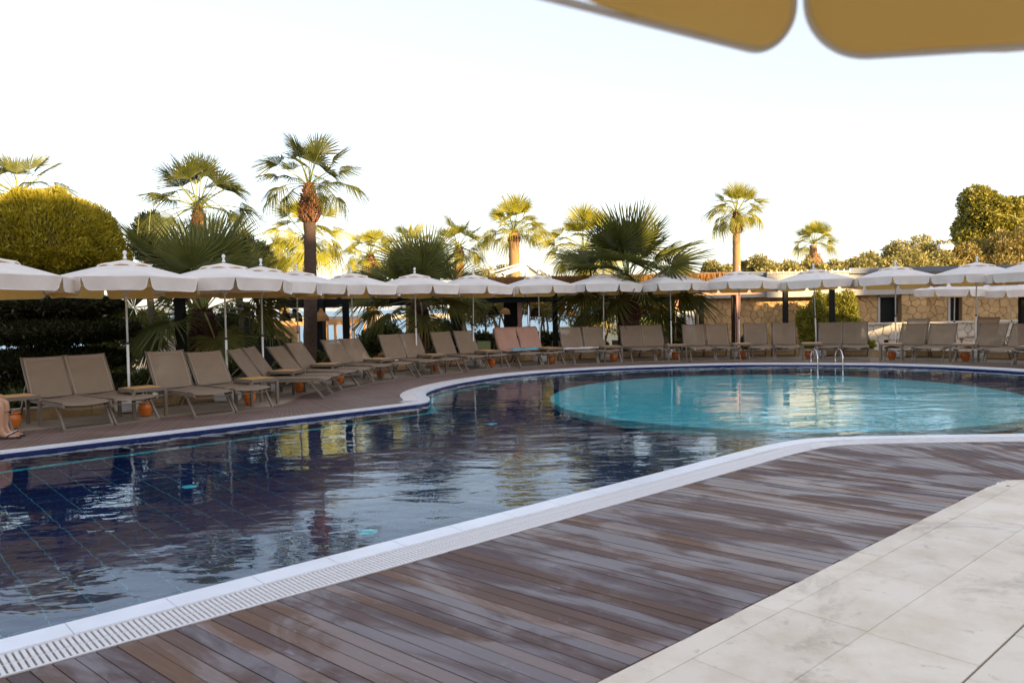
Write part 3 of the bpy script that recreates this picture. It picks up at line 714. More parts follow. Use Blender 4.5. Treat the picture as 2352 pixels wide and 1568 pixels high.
# second row at the far right, and the umbrella we stand under
make_umbrella('white umbrella of the second row, half hidden behind the umbrellas at far right', A(2190, 800, 25.2)[:2]+(-.3,), .2, (0, .02), True, 'white umbrellas of the second row at right')
make_umbrella('white umbrella of the second row with sunlit pole at the right picture edge', A(2325, 800, 24.6)[:2]+(-.3,), .5, (0, -.05), True, 'white umbrellas of the second row at right')
# ------------------------------------------------------------------ sun lounger
def lounger_meshes(alpha):
    L_ = {}; h = .345; w = .315
    f = MB()
    for s in (-1, 1): f.bar((s*w, .0, h), (s*w, 1.96, h), .028, .05)
    f.bar((-w, 1.95, h), (w, 1.95, h), .03, .04); f.bar((-w, 1.28, h-.02), (w, 1.28, h-.02), .025, .025)
    f.tube([(w*math.sin(a), .035, h-.03-.035*math.cos(a)) for a in [(-PI/2+PI*i/8) for i in range(9)]], .011, 6)
    L_['frame'] = f.mesh('frame', M['taupe'])
    s = MB(); V = []; F = []; ny, nx = 12, 6
    for i in range(ny+1):
        for j in range(nx+1):
            x = -.298+.596*j/nx; y = .0+1.30*i/ny; sag = .022*(1-(x/.3)**2)
            if i == 0: V.append((x, y-.008, h+.012-sag))
            else: V.append((x, y, h+.034-sag))
    for i in range(ny):
        for j in range(nx): a = i*(nx+1)+j; F.append((a, a+1, a+nx+2, a+nx+1))
    s.add(V, F); L_['seat_sling'] = s.mesh('seat_sling', M['sling'], True)
    LB = .70; y0, z0 = 1.33, h+.02; ca, sa = math.cos(alpha), math.sin(alpha)
    def BP(x, u, o=0): return (x, y0+ca*u-sa*o, z0+sa*u+ca*o)
    b = MB()
    for s_ in (-1, 1): b.tube([BP(s_*.318, 0), BP(s_*.318, LB*.5), BP(s_*.318, LB)], .016, 8)
    b.tube([BP(.318*math.sin(a), LB-.012, -.028*math.cos(a)) for a in [(-PI/2+PI*i/8) for i in range(9)]], .014, 8)
    b.bar(BP(-.318, .01), BP(.318, .01), .02, .02)
    L_['back_frame'] = b.mesh('back_frame', M['taupe'], True)
    s = MB(); V = []; F = []
    for i in range(ny+1):
        for j in range(nx+1):
            x = -.302+.604*j/nx; u = .02+(LB-.03)*i/ny
            V.append(BP(x, u-.0, .012-.026*(1-(x/.302)**2)))
    for i in range(ny):
        for j in range(nx): a = i*(nx+1)+j; F.append((a, a+1, a+nx+2, a+nx+1))
    L_['backrest_sling'] = s.add(V, F).mesh('backrest_sling', M['sling'], True)
    hm = MB()
    for s_ in (-1, 1): hm.bar(BP(s_*.285, .03, .013), BP(s_*.285, LB-.04, .013), .022, .004)
    hm.bar(BP(-.27, LB-.05, .0), BP(.27, LB-.05, .0), .004, .02)
    L_['sling_hem'] = hm.mesh('sling_hem', M['slingedge'])
    lg = MB()
    for s_ in (-1, 1): lg.bar((s_*(w+.006), .27, h-.0), (s_*(w+.006), .0, .018), .03, .034)
    lg.bar((-w-.02, 0, .018), (w+.02, 0, .018), .034, .034)
    L_['front_leg_frame'] = lg.mesh('front_leg_frame', M['taupe'])
    lg = MB()
    for s_ in (-1, 1): lg.bar((s_*(w+.006), 1.60, h-.0), (s_*(w+.006), 1.86, .018), .03, .034)
    lg.bar((-w-.02, 1.86, .018), (w+.02, 1.86, .018), .034, .034)
    L_['rear_leg_frame'] = lg.mesh('rear_leg_frame', M['taupe'])
    for s_, nm_ in ((-1, 'back_support'), (1, 'back_support ')): L_[nm_] = MB().bar(BP(s_*.29, LB*.45, -.02), (s_*.29, min(1.9, y0+ca*LB*.45+.30), h-.0), .016, .016).mesh('back_support', M['taupe'])
    return L_
LM = {a: lounger_meshes(R(a)) for a in (62, 54, 48)}
def make_lounger(label, loc, rz, alpha=62):
    t = thing('sun_lounger', label, 'sun lounger', loc, rz, 'taupe sun loungers around the pool')
    for n_ in LM[alpha]: link(n_.strip(), LM[alpha][n_], t)
    return t
# pairs: foot bar ends in the photo plane, headings, back angles
PAIRS = [  # (xL,yL, xR,yR for the pair's two outer bar ends), angle, alphas
    ((146.3, 989.6), (368.1, 964.3), 50, (62, 62)),
    ((445.9, 958.7), (629.2, 938.8), 48, (62, 54)),
    ((744.9, 916.8), (784.6, 898.5), 88, (54, 54)),
    ((791.5, 896.7), (854, 882), 72, (48, 54)),
    ((869.3, 880.5), (943.8, 866.7), 56, (54, 54)),
    ((970.7, 865.3), (1056.8, 857), 46, (62, 62)),
    ((1075, 853.7), (1170, 845.3), 38, (62, 62)),
    ((1196.6, 844.4), (1297.1, 838.6), 26, (62, 62)),
    ((1322.2, 838.3), (1427.6, 834.2), 14, (62, 62)),
    ((1452, 832.6), (1562.2, 830.0), 6, (62, 62)),
    ((1587.3, 830.3), (1702.6, 828.4), -3, (62, 62)),
    ((1721.8, 828.4), (1839.4, 827.7), -13, (62, 62)),
    ((1872, 827.4), (1994.7, 829), -24, (62, 62)),
    ((2034.4, 829.7), (2161, 832.7), -38, (54, 54)),
    ((2193.6, 834.3), (2325, 840.1), -50, (54, 54)),
    ((2345, 841), (2450, 850), -60, (54, 54)),
]
PW = []
for i, (a, b, ang_, al) in enumerate(PAIRS):
    ga, gb = G(*a), G(*b); mid = Vector(((ga[0]+gb[0])/2, (ga[1]+gb[1])/2)); rz = R(ang_); ex = Vector((math.cos(rz), math.sin(rz))); ey = Vector((-ex.y, ex.x))
    gapd = .345 if i not in (2, 3) else .335
    for s, w_ in ((-1, 'left-hand'), (1, 'right-hand')):
        p = mid+ex*s*gapd
        extra = ''
        if i == 7: extra = ' covered by a rose-brown towel'
        elif i == 8: extra = ' under a white patterned towel'
        else: extra = ' with taupe mesh sling'
        make_lounger('%s lounger of the %s pair from the left%s' % (w_, ORD[i], extra), (p.x, p.y, 0), rz+random.uniform(-.045, .045), al[0 if s < 0 else 1])
    PW.append((mid, ex, ey, rz))
g_ = G(34, 1003); ex = Vector((math.cos(R(50)), math.sin(R(50)))); p = Vector((g_[0], g_[1]))-ex*.33
L0 = make_lounger('lounger cut by the left picture edge, beside the first side table', (p.x, p.y, 0), R(50), 62)
for (x, y, rz, lb) in ((2080, 815, -40, 'lounger of the second row seen between the thirteenth and fourteenth pairs'), (2230, 815, -48, 'lounger of the second row, back showing beside the right-hand umbrella pole'), (2340, 812, -50, 'lounger of the second row, back cut by the right picture edge')):
    q = A(x, y, 24.4); make_lounger(lb, (q[0], q[1], -.02), R(rz), 62)
# ------------------------------------------------------------------ side tables, pots
tf = MB()
for s in (-1, 1): tf.box(-.25, .25, s*.25-.0225, s*.25+.0225, .405, .458); tf.box(s*.25-.0225, s*.25+.0225, -.2275, .2275, .406, .457)
tfm = tf.mesh('table_frame', M['taupe']); tl = MB().box(-.0225, .0225, -.0225, .0225, 0, .4045).mesh('leg', M['taupe'])
ts = MB().rbox(-.0435, .0435, -.226, .226, .43, .462, .004).mesh('table_slat', M['teak'])
def make_table(label, loc, rz):
    t = thing('side_table', label, 'side table', loc, rz, 'side tables between the lounger pairs')
    link('table_frame', tfm, t)
    for sx in (-1, 1):
        for sy in (-1, 1): link('leg', tl, t, (sx*.2495, sy*.2495, 0))
    for k_ in range(5): link('table_slat', ts, t, (-.18+.09*k_, 0, 0))
    return t
potm = MB().lathe([(.001, 0), (.062, 0), (.070, .006), (.088, .05), (.108, .105), (.112, .135), (.103, .165), (.094, .178), (.096, .188), (.110, .198), (.112, .208), (.104, .214), (.092, .208), (.088, .185), (.001, .183)], 28).mesh('pot_body', M['terracotta'], True)
soilm = MB().lathe([(.088, .186), (.04, .192), (.001, .19)], 16).mesh('pot_soil', M['soil'])
def make_pot(label, loc, sc_=1.0):
    t = thing('terracotta_pot', label, 'pot', loc, random.uniform(0, 6), 'terracotta pots under the side tables', sc_)
    link('pot_body', potm, t); link('pot_soil', soilm, t); return t
TB = [(36, 983, 50), (329, 957.5, 50), (590, 930, 50), (660, 905, 80), (752, 884, 78), (872, 869, 60), (992, 856, 50), (1122, 844.5, 40), (1266, 837, 28), (1403, 832, 10), (1551, 829, 2), (1704, 826.5, -5), (1866, 826, -20), (2047, 829.5, -30), (2215, 832, -45), (2372, 842, -58)]
for i, (x, y, rz) in enumerate(TB):
    g = G(x, y); v = Vector((g[0], g[1])).normalized()*.25
    lb = 'teak-topped side table left of the first lounger pair' if i == 0 else 'teak-topped side table right of the %s lounger pair' % ORD[i-1]
    make_table(lb, (g[0]+v.x*.6, g[1]+v.y*.6, 0), R(rz))
POT = [(28, 985.3), (335, 956), (573.7, 929.2), (688, 901), (778, 881.5), (874, 867), (999.6, 853), (1128.6, 842.5), (1264.7, 835.3), (1408.9, 829.6), (1551.6, 825.6), (1704, 822.3), (1858, 823.4), (2048.4, 826.3), (2217.7, 829.2)]
for i, (x, y) in enumerate(POT):
    g = G(x, y); v = Vector((g[0], g[1])).normalized()*.09
    make_pot('orange terracotta pot under the side table %s' % ('at the left picture edge' if i == 0 else 'right of the %s lounger pair' % ORD[i-1]), (g[0]+v.x, g[1]+v.y, 0), 1.12 if i in (0, 14) else 1.0)
# small items on tables
q = A(1195, 785, 22.3)
tag(MB().box(-.06, .06, -.06, .06, 0, .05).build('ashtray', M['black'], None, False, tuple(Vector(G(992, 853)[:2]).to_3d()+Vector((.0, .22, .462)))), 'small black ashtray on the table right of the sixth lounger pair', 'ashtray')
tag(MB().lathe([(.001, 0), (.05, 0), (.055, .07), (.045, .07), (.04, .02), (.001, .02)], 14).build('ashtray', M['black'], None, False, tuple(Vector(G(2046, 828)[:2]).to_3d()+Vector((.0, .25, .462)))), 'small black ashtray on the table beside the second umbrella from the right', 'ashtray')
# towels
def drape(name, label, mat_, loc, rz, alpha, x0, x1, u0=.03, seat_to=.75, thick=.012, seed=1):
    rnd = random.Random(seed); y0, z0 = 1.33, .365; ca, sa = math.cos(alpha), math.sin(alpha); P = []
    pts = [(y0+ca*.70+.03+.06, z0+sa*.70-.22), (y0+ca*.70+.035, z0+sa*.70+.0)]
    for i in range(9): u = .72-.70*i/8; pts.append((y0+ca*u-sa*.03, z0+sa*u+ca*.03))
    for i in range(7): pts.append((y0-.02-(y0-seat_to)*i/6, .39))
    nx = 14; V = []; F = []; m_ = len(pts)
    ph = [rnd.uniform(0, 6) for _ in range(3)]
    for i, (y, z) in enumerate(pts):
        for j in range(nx+1):
            x = x0+(x1-x0)*j/nx
            wv = .010*math.sin(x*22+ph[0])+.006*math.sin(x*47+ph[1]+i*.4)
            edge = max(0, abs((x-(x0+x1)/2)/((x1-x0)/2))-.86)*.25
            V.append((x+.01*math.sin(i*.8+ph[2]), y-sa*wv, z+ca*wv+abs(wv)*.4-edge*.3+.004))
    for i in range(m_-1):
        for j in range(nx): a = i*(nx+1)+j; F.append((a, a+nx+1, a+nx+2, a+1))
    o = MB().add(V, F).build(name, mat_, None, True); o.location = loc; o.rotation_euler = (0, 0, rz)
    s = o.modifiers.new('thick', 'SOLIDIFY'); s.thickness = thick; s.offset = 1
    tag(o, label, 'towel'); return o
mid, ex, ey, rz = PW[7]
for s, lb in ((-1, 'rose-brown towel draped over the left-hand lounger of the eighth pair'), (1, 'rose-brown towel draped over the right-hand lounger of the eighth pair')):
    p = mid+ex*s*.345; drape('draped_towel', lb, M['brtowel'], (p.x, p.y, 0), rz, R(62), -.33, .335, seed=3+s)
def crumple(name, label, mat_, c, L_, Wd, rz, seed, h=.06):
    nx, ny = 34, 14; V = []; F = []; rnd = random.Random(seed); o_ = Vector((rnd.uniform(0, 50), rnd.uniform(0, 50), 0))
    for i in range(ny+1):
        for j in range(nx+1):
            x, y = j/nx-.5, i/ny-.5
            nz = noise.noise(Vector((x*7, y*3, 0))+o_); n2 = noise.noise(Vector((x*16, y*7, 3))+o_)
            e = max(0, 1-abs(2*x)**4)*max(0, 1-abs(2*y)**4)
            V.append((x*L_*(1+.12*nz), y*Wd*(1+.35*noise.noise(Vector((x*5, 9, 0))+o_))+.04*math.sin(x*9+seed), .006+h*max(0, .45+nz*.8+n2*.35)*e**.5))
    for i in range(ny):
        for j in range(nx): a = i*(nx+1)+j; F.append((a, a+1, a+nx+2, a+nx+1))
    o = MB().add(V, F).build(name, mat_, None, True); o.location = c; o.rotation_euler = (0, 0, rz)
    s = o.modifiers.new('thick', 'SOLIDIFY'); s.thickness = .008
    tag(o, label, 'towel'); return o
p = mid+ey*1.02+ex*.08; crumple('crumpled_towel', 'sky-blue towel crumpled across the two loungers with rose-brown towels', M['bltowel'], (p.x, p.y, .392), 1.02, .26, rz, 5, .085)
mid, ex, ey, rz = PW[8]
p = mid+ey*1.0-ex*.02; crumple('crumpled_towel', 'white patterned towel spread across the ninth pair of loungers', M['wttowel'], (p.x, p.y, .385), 1.42, .30, rz, 11, .05)
# ------------------------------------------------------------------ pool ladder
a = Vector(G(1876, 838)[:2]); b = Vector(G(1931, 837.3)[:2]); mid_ = (a+b)/2; ld = thing('pool_ladder', 'polished steel pool ladder with two hooped handrails at the far right edge', 'ladder', (mid_.x, mid_.y, 0), math.atan2(b.y-a.y, b.x-a.x))
hw = .30
for s in (-1, 1):
    pts = [(s*hw, .48, 0), (s*hw, .48, .16)]+[(s*hw, .18+.30*math.cos(t), .16+.22*math.sin(t)) for t in [PI*i/10 for i in range(11)]]+[(s*hw, -.13, .0), (s*hw, -.14, -.6)]
    MB().tube(pts, .018, 10).build('handrail', M['steel'], ld, True); MB().lathe([(.045, 0), (.045, .012), (.024, .02)], 14, (s*hw, .48, .0)).build('anchor_flange', M['steel'], ld, True)
for z in (-.28, -.55): MB().box(-hw, hw, -.17, -.10, z-.012, z+.012).build('step', M['steel'], ld)
# ------------------------------------------------------------------ near umbrella overhead
near = umbrella_meshes(1.32, 5)
P0 = A(1690, 60, 1.16)                           # seam corner, seen above the pool
# the seam corner sits on the canopy edge; the pole stands behind and to the right of the camera
rz_ = R(0)
def near_umbrella():
    canopy, flaps, vent = near
    RCn = RC*1.32; RAn = RAF*1.32
    ca_ = R(96)                                  # direction from pole to the seam corner
    z_eave = 2.055+.02
    cx_, cy_ = P0[0]-RCn*math.cos(ca_), P0[1]-RCn*math.sin(ca_)
    t = make_umbrella('canopy edge of the umbrella overhead, ochre underside hanging into the top right corner', (cx_, cy_, 0), 0, (0, 0), True, None, (near[0], near[1], near[2]))
    t.name = 'overhead_umbrella'
    k = (ca_-PI/8); t.rotation_euler = (R(2.2), R(.6), k)
    t.location.z = z_eave-HE+.074
    for ch in t.children:
        if ch.name.startswith('valance_flap'):
            d_ = Vector((ch.location.x, ch.location.y)).normalized()*RAn; ch.location.x, ch.location.y = d_.x, d_.y
        if ch.name.startswith('rib'): ch.scale = (1.32, 1, 1)
        if ch.name.startswith('base') or ch.name.startswith('lower_pole'): ch.location.z = -(t.location.z)
    return t
nu = near_umbrella()
# ------------------------------------------------------------------ seated person at the left edge
def person():
    g = G(12, 1009); fx, fy = g[0], g[1]
    # sits on the lounger at the left edge, shins hanging to the deck, turned to the pool
    px = thing('person', 'seated person cut by the left picture edge, bare shin and black flip-flop showing', 'person', (fx, fy, 0), R(18))
    # local: +y towards the pool side, body extends to -x ; hip behind
    J = {}; V = []; E = []; Rr = []
    def v(n_, p, r, parent=None):
        J[n_] = len(V); V.append(p); Rr.append(r)
        if parent: E.append((J[parent], J[n_]))
    v('pelvis', (-.46, .10, .50), .15); v('waist', (-.48, .10, .68), .125, 'pelvis'); v('chest', (-.47, .10, .92), .145, 'waist'); v('neck', (-.44, .10, 1.08), .055, 'chest'); v('headb', (-.42, .10, 1.15), .062, 'neck')
    for s, n_ in ((-.10, 'a'), (.10, 'b')):
        v('hip'+n_, (-.42, .10+s, .49), .098, 'pelvis'); v('thigh'+n_, (-.22, .10+s*1.1, .49), .078, 'hip'+n_); v('knee'+n_, (-.03, .10+s*1.15, .47), .056, 'thigh'+n_)
        v('calf'+n_, (-.045, .10+s*1.1, .32), .054, 'knee'+n_); v('ankle'+n_, (-.055, .10+s, .095), .034, 'calf'+n_); v('heel'+n_, (-.075, .10+s, .045), .034, 'ankle'+n_); v('foot'+n_, (.03, .10+s, .045), .033, 'ankle'+n_); v('toe'+n_, (.13, .10+s, .034), .026, 'foot'+n_)
    for s, n_ in ((-.19, 'a'), (.19, 'b')):
        v('sh'+n_, (-.47, .10+s, 1.0), .058, 'chest'); v('elb'+n_, (-.44, .10+s*1.25, .74), .042, 'sh'+n_); v('wr'+n_, (-.22, .10+s*.9, .60), .028, 'elb'+n_); v('palm'+n_, (-.14, .10+s*.8, .575), .03, 'wr'+n_)
    me = bpy.data.meshes.new('body'); me.from_pydata(V, E, []); o = link('body', me, px); me.materials.append(M['skin'])
    bpy.context.view_layer.objects.active = o
    sk = o.modifiers.new('skin', 'SKIN'); 
    for i, r_ in enumerate(Rr): me.skin_vertices[0].data[i].radius = (r_, r_)
    me.skin_vertices[0].data[0].use_root = True; o.modifiers.new('sub', 'SUBSURF').levels = 2; o.modifiers['sub'].render_levels = 2
    MB().lathe([(.001, -.125), (.05, -.11), (.072, -.06), (.08, 0), (.083, .05), (.07, .10), (.035, .128), (.001, .132)], 20, (-.41, .10, 1.27)).build('head', M['skin'], px, True)
    MB().lathe([(.088, -.01), (.09, .05), (.076, .107), (.038, .137), (.001, .141)], 18, (-.418, .10, 1.275)).build('hair', M['darktrunk'], px, True)
    for s in (-1, 1):
        c = (-.14, .10+s*.152, .57)
        for k_ in range(4): MB().tube([(c[0]+.01, c[1]+(k_-1.5)*.017, c[2]), (c[0]+.05, c[1]+(k_-1.5)*.018, c[2]-.005), (c[0]+.085-abs(k_-1.4)*.008, c[1]+(k_-1.5)*.018, c[2]-.022)], [.009, .008, .006], 6).build('finger', M['skin'], px, True)
        MB().tube([(c[0]-.01, c[1]-s*.03, c[2]), (c[0]+.02, c[1]-s*.05, c[2]-.008), (c[0]+.045, c[1]-s*.052, c[2]-.015)], [.011, .009, .007], 6).build('thumb', M['skin'], px, True)
        fy_ = .10+s*.10
        fl = MB(); pr = [(-.12, -.035), (-.12, .035), (-.02, .038), (.09, .052), (.16, .042), (.185, 0), (.16, -.042), (.09, -.052), (.0, -.04)]
        fl.prism([(x, y+fy_) for x, y in reversed(pr)], .002, .024); so_ = fl.build('flip_flop', M['rubber'], px)
        MB().tube([(.02, fy_-.05, .022), (.05, fy_-.03, .062), (.095, fy_, .075), (.05, fy_+.03, .062), (.02, fy_+.05, .022)], [.008, .010, .011, .010, .008], 6).build('strap', M['rubber'], so_, True)
        MB().tube([(.024, fy_-.048, .034), (.05, fy_-.03, .073), (.09, fy_-.004, .087)], [.003, .004, .004], 5).build('strap_edge', M['piping'], so_, True)
        for k_ in range(5):
            yy = fy_+s*(-.036+.018*k_); ln = .030-.004*k_
            MB().tube([(.118-.004*k_, yy, .038), (.13+ln-.004*k_, yy, .034)], [.013 if k_ == 0 else .009, .011 if k_ == 0 else .007], 8).build('toe', M['skin'], px, True)
    sh = MB(); sh.lathe([(.155, .0), (.165, .10), (.16, .2)], 16, (-.46, .10, .42)); sh.build('shorts', M['navy'], px, True)
    return px
person()
ct = MB(); V = []; F = []
ct_ = crumple('folded_towel', 'white towel lying on the lounger at the left picture edge', M['wttowel'], (L0.location.x-.32, L0.location.y+.25, .385), .5, .35, R(50), 3, .06)
# ------------------------------------------------------------------ palms
def frond_mesh(name, Lp, Rb, mat_, n=34, spread=R(125), droop=.5, split=.5, fold=.10, bend=.25, cup=.12, seed=0, ragged=.12):
    rnd = np.random.RandomState(seed); V = []; F = []
    def add(vs_, fs): o = len(V); V.extend(vs_); F.extend([tuple(i+o for i in f) for f in fs])
    # petiole: flat bar curving down a little
    m_ = 5; w = .016
    def pet(u): return (Lp*u, 0, .10*Lp*u-bend*Lp*u*u*.6)
    for i in range(m_):
        a, b = pet(i/m_), pet((i+1)/m_); wa = w*(1.25-.5*i/m_); wb = w*(1.25-.5*(i+1)/m_)
        add([(a[0], -wa, a[2]+.006), (a[0], 0, a[2]-.010), (a[0], wa, a[2]+.006), (b[0], -wb, b[2]+.006), (b[0], 0, b[2]-.010), (b[0], wb, b[2]+.006)], [(0, 3, 4, 1), (1, 4, 5, 2), (0, 2, 5, 3)])
    h = pet(1); sl = (.10-1.2*bend)                      # slope at hub
    npet = len(F)
    da = 2*spread/n
    rs = [.03, .28, split, .82, 1.0]
    for i in range(n):
        a = -spread+da*(i+.5)+rnd.uniform(-.02, .02)
        L_ = Rb*(.72+.28*math.cos(a*.62))*(1+rnd.uniform(-ragged, ragged*.5)); ca, sa = math.cos(a), math.sin(a)
        dz = rnd.uniform(-.06, .06); dd = droop*(1+rnd.uniform(-.4, .7))
        rows_ = []
        for k_, q in enumerate(rs):
            r_ = L_*q; hw = r_*da/2*1.03 if q <= split else L_*split*da/2*1.03*max(0.0, (1-(q-split)/(1-split)))**.55
            ex_ = max(0, q-.35)
            z = sl*r_*ca + cup*abs(sa)*r_*(1-.9*q) - dd*L_*ex_**2 + dz*r_*ex_
            x, y = r_*ca*(1-.25*dd*ex_**2), r_*sa*(1-.25*dd*ex_**2)
            f_ = fold*min(hw*2, r_*.2+.002)*3
            rows_.append([(h[0]+x-sa*-hw*-1*-1, h[1]+y-ca*hw, h[2]+z), (h[0]+x, h[1]+y, h[2]+z-f_), (h[0]+x-sa*hw, h[1]+y+ca*hw, h[2]+z)])
            rows_[-1][0] = (h[0]+x+sa*hw, h[1]+y-ca*hw, h[2]+z)
        vs_ = [p for r_ in rows_ for p in r_]; fs = []
        for k_ in range(4):
            o = k_*3; fs += [(o, o+3, o+4, o+1), (o+1, o+4, o+5, o+2)]
        add(vs_, fs)
    me = bpy.data.meshes.new(name); me.from_pydata(V, [], F); me.materials.append(mat_); me.materials.append(M['petiole'])
    for p in me.polygons[:npet]: p.material_index = 1
    me.update(); return me
FK = {}
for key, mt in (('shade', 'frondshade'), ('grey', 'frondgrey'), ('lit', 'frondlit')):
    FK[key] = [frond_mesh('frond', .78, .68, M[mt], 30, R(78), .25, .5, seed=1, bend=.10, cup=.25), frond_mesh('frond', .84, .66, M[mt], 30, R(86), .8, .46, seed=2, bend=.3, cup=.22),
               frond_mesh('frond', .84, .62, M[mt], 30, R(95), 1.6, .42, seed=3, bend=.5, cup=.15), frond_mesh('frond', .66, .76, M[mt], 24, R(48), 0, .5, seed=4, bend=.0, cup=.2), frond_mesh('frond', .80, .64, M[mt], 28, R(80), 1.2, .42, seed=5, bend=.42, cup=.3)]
FK['big'] = [frond_mesh('frond', .85, .95, M['frondgrey'], 40, R(120), .10, .42, seed=11, bend=.08, fold=.14), frond_mesh('frond', 1.0, .92, M['frondgrey'], 40, R(128), .3, .42, seed=12, bend=.22, fold=.14),
             frond_mesh('frond', 1.05, .9, M['frondgrey'], 38, R(125), .6, .42, seed=13, bend=.4, fold=.14), frond_mesh('frond', .7, 1.0, M['frondgrey'], 34, R(95), .05, .42, seed=14, bend=.02, fold=.14)]
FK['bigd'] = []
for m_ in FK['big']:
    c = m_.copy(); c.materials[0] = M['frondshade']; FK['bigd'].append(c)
FK['dry'] = [frond_mesh('frond', .5, .7, M['froddry'], 24, R(100), 1.6, .4, seed=21, bend=.9), frond_mesh('frond', .4, .8, M['froddry'], 22, R(80), 1.4, .4, seed=22, bend=1.1)]
def boots(profile, n_per, size, mat_, seed):
    rnd = random.Random(seed); mb = MB()
    (z0, r0) = profile[0]
    for i in range(len(profile)-1):
        (za, ra), (zb, rb) = profile[i], profile[i+1]; rows_ = max(1, int(abs(zb-za)/(size*.55)))
        for q in range(rows_):
            f = (q+rnd.random()*.4)/rows_; z = za+(zb-za)*f; r_ = ra+(rb-ra)*f
            for k_ in range(n_per):
                a = 2*PI*(k_+.5*(q % 2)+rnd.uniform(-.25, .25))/n_per; s_ = size*rnd.uniform(.75, 1.3); w = s_*.42
                ca, sa = math.cos(a), math.sin(a); o_ = rnd.uniform(.25, .7)*s_
                def P(rr, t, zz): return (ca*rr-sa*t, sa*rr+ca*t, zz)
                mb.add([P(r_*.9, -w, z-s_*.3), P(r_*.9, w, z-s_*.3), P(r_+o_, w*.75, z+s_*.45), P(r_+o_*1.1, 0, z+s_*rnd.uniform(.35, .6)), P(r_+o_, -w*.75, z+s_*.45), P(r_*.9, 0, z+s_*.35)], [(0, 1, 2, 3, 4), (0, 4, 5), (1, 5, 2), (5, 4, 3), (5, 3, 2)])
    return mb
def palm(label, px, py, Y, reach, kind, ground=-.5, trunk_r=.16, bootprof=None, nfr=26, seed=0, lean=0.0, el=(84, -28), tm='bark', dry=0, group=None, cat='palm tree', fr_scale=1.0, bootmat='boot', bootsize=.09, name='palm_tree', baseX=None):
    rnd = random.Random(seed); c = A(px, py, Y); X, z = c[0], c[2]
    t = thing(name, label, cat, (X, Y, ground), 0, group); H = z-ground
    k_ = max(6, int(H/.16)); pts = []; rr = []
    for i in range(k_+1):
        f = i/k_; pts.append((lean*(f-1)*H*.12*(1-f), 0, f*H*.985)); rr.append(trunk_r*(1.18-.30*f if f > .1 else 1.5-.32*f/.1*1.0)*(1+.035*math.sin(i*2.1+seed)))
    MB().tube(pts, rr, 16).build('trunk', M[tm], t, True)
    if bootprof: boots([(H-a, b) for a, b in bootprof], 11, bootsize, M[bootmat], seed).build('leaf_base_boots', M[bootmat], t)
    S = reach/1.42*fr_scale; ga = 2.39996
    for i in range(nfr):
        f = (i+.5)/nfr; e = el[0]+(el[1]-el[0])*f**(.74 if kind in ('shade', 'lit', 'grey') else .9)+rnd.uniform(-9, 9); az = i*ga+rnd.uniform(-.2, .2)+seed
        v = 3 if e > 74 else (0 if e > 40 else (1 if e > 12 else 2))
        if v in (1, 2) and len(FK[kind]) > 4 and rnd.random() < .35: v = 4
        s_ = S*rnd.uniform(.80, 1.14)
        o = link('frond', FK[kind][v], t, (0.02*math.cos(az), .02*math.sin(az), H-.04+.05*f), None, s_)
        o.rotation_euler = (rnd.uniform(-.7, .7), -R(e), az)
    if seed in (2, 3, 6, 8, 9, 11):
        for i in range(5):
            az = rnd.uniform(0, 6.28); q = reach*rnd.uniform(.7, 1.15); ca, sa = math.cos(az), math.sin(az); z1 = rnd.uniform(.1, .6)*reach; ln = rnd.uniform(.3, .8)*reach
            MB().tube([(0, 0, H), (ca*q*.4, sa*q*.4, H+z1*.8), (ca*q*.8, sa*q*.8, H+z1*.8), (ca*q, sa*q, H+z1*.4), (ca*q*1.08, sa*q*1.08, H+z1*.2-ln)], [.012, .010, .008, .006, .004], 5).build('flower_stalk', M['petiole'], t)
    for i in range(dry):
        az = i*ga+1; o = link('frond', FK['dry'][i % 2], t, (0, 0, H-.1-.30*(i/max(dry, 1))), (rnd.uniform(-.2, .2), R(rnd.uniform(25, 60)), az), S*rnd.uniform(.75, 1.0))
        o['label'] = 'dry straw-coloured dead frond'
    return t
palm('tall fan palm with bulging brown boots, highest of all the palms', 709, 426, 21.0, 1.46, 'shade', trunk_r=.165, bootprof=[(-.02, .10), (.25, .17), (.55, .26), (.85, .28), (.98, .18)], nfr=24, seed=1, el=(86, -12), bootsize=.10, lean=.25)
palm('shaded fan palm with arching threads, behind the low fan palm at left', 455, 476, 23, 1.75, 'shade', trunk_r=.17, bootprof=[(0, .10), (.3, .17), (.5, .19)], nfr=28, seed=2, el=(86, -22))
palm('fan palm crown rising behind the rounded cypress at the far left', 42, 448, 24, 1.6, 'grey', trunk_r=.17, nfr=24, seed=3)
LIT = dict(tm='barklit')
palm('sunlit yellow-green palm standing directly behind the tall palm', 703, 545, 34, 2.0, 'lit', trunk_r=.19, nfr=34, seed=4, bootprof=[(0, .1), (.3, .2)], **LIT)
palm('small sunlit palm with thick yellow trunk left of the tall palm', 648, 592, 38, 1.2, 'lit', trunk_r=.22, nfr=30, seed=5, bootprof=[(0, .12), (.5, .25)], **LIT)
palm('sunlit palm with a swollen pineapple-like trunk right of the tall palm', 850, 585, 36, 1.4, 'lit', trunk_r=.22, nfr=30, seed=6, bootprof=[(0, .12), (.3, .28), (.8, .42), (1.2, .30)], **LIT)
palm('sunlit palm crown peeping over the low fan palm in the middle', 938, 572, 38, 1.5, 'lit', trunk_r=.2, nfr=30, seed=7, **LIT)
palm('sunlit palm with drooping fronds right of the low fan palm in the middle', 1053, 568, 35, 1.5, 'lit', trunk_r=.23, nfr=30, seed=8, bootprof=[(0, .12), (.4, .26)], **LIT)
palm('full-crowned sunlit palm with orange trunk above the awning frame', 1180, 532, 33, 1.65, 'lit', trunk_r=.24, nfr=34, seed=9, bootprof=[(0, .1), (.25, .24), (.45, .26)], el=(86, -6), **LIT)
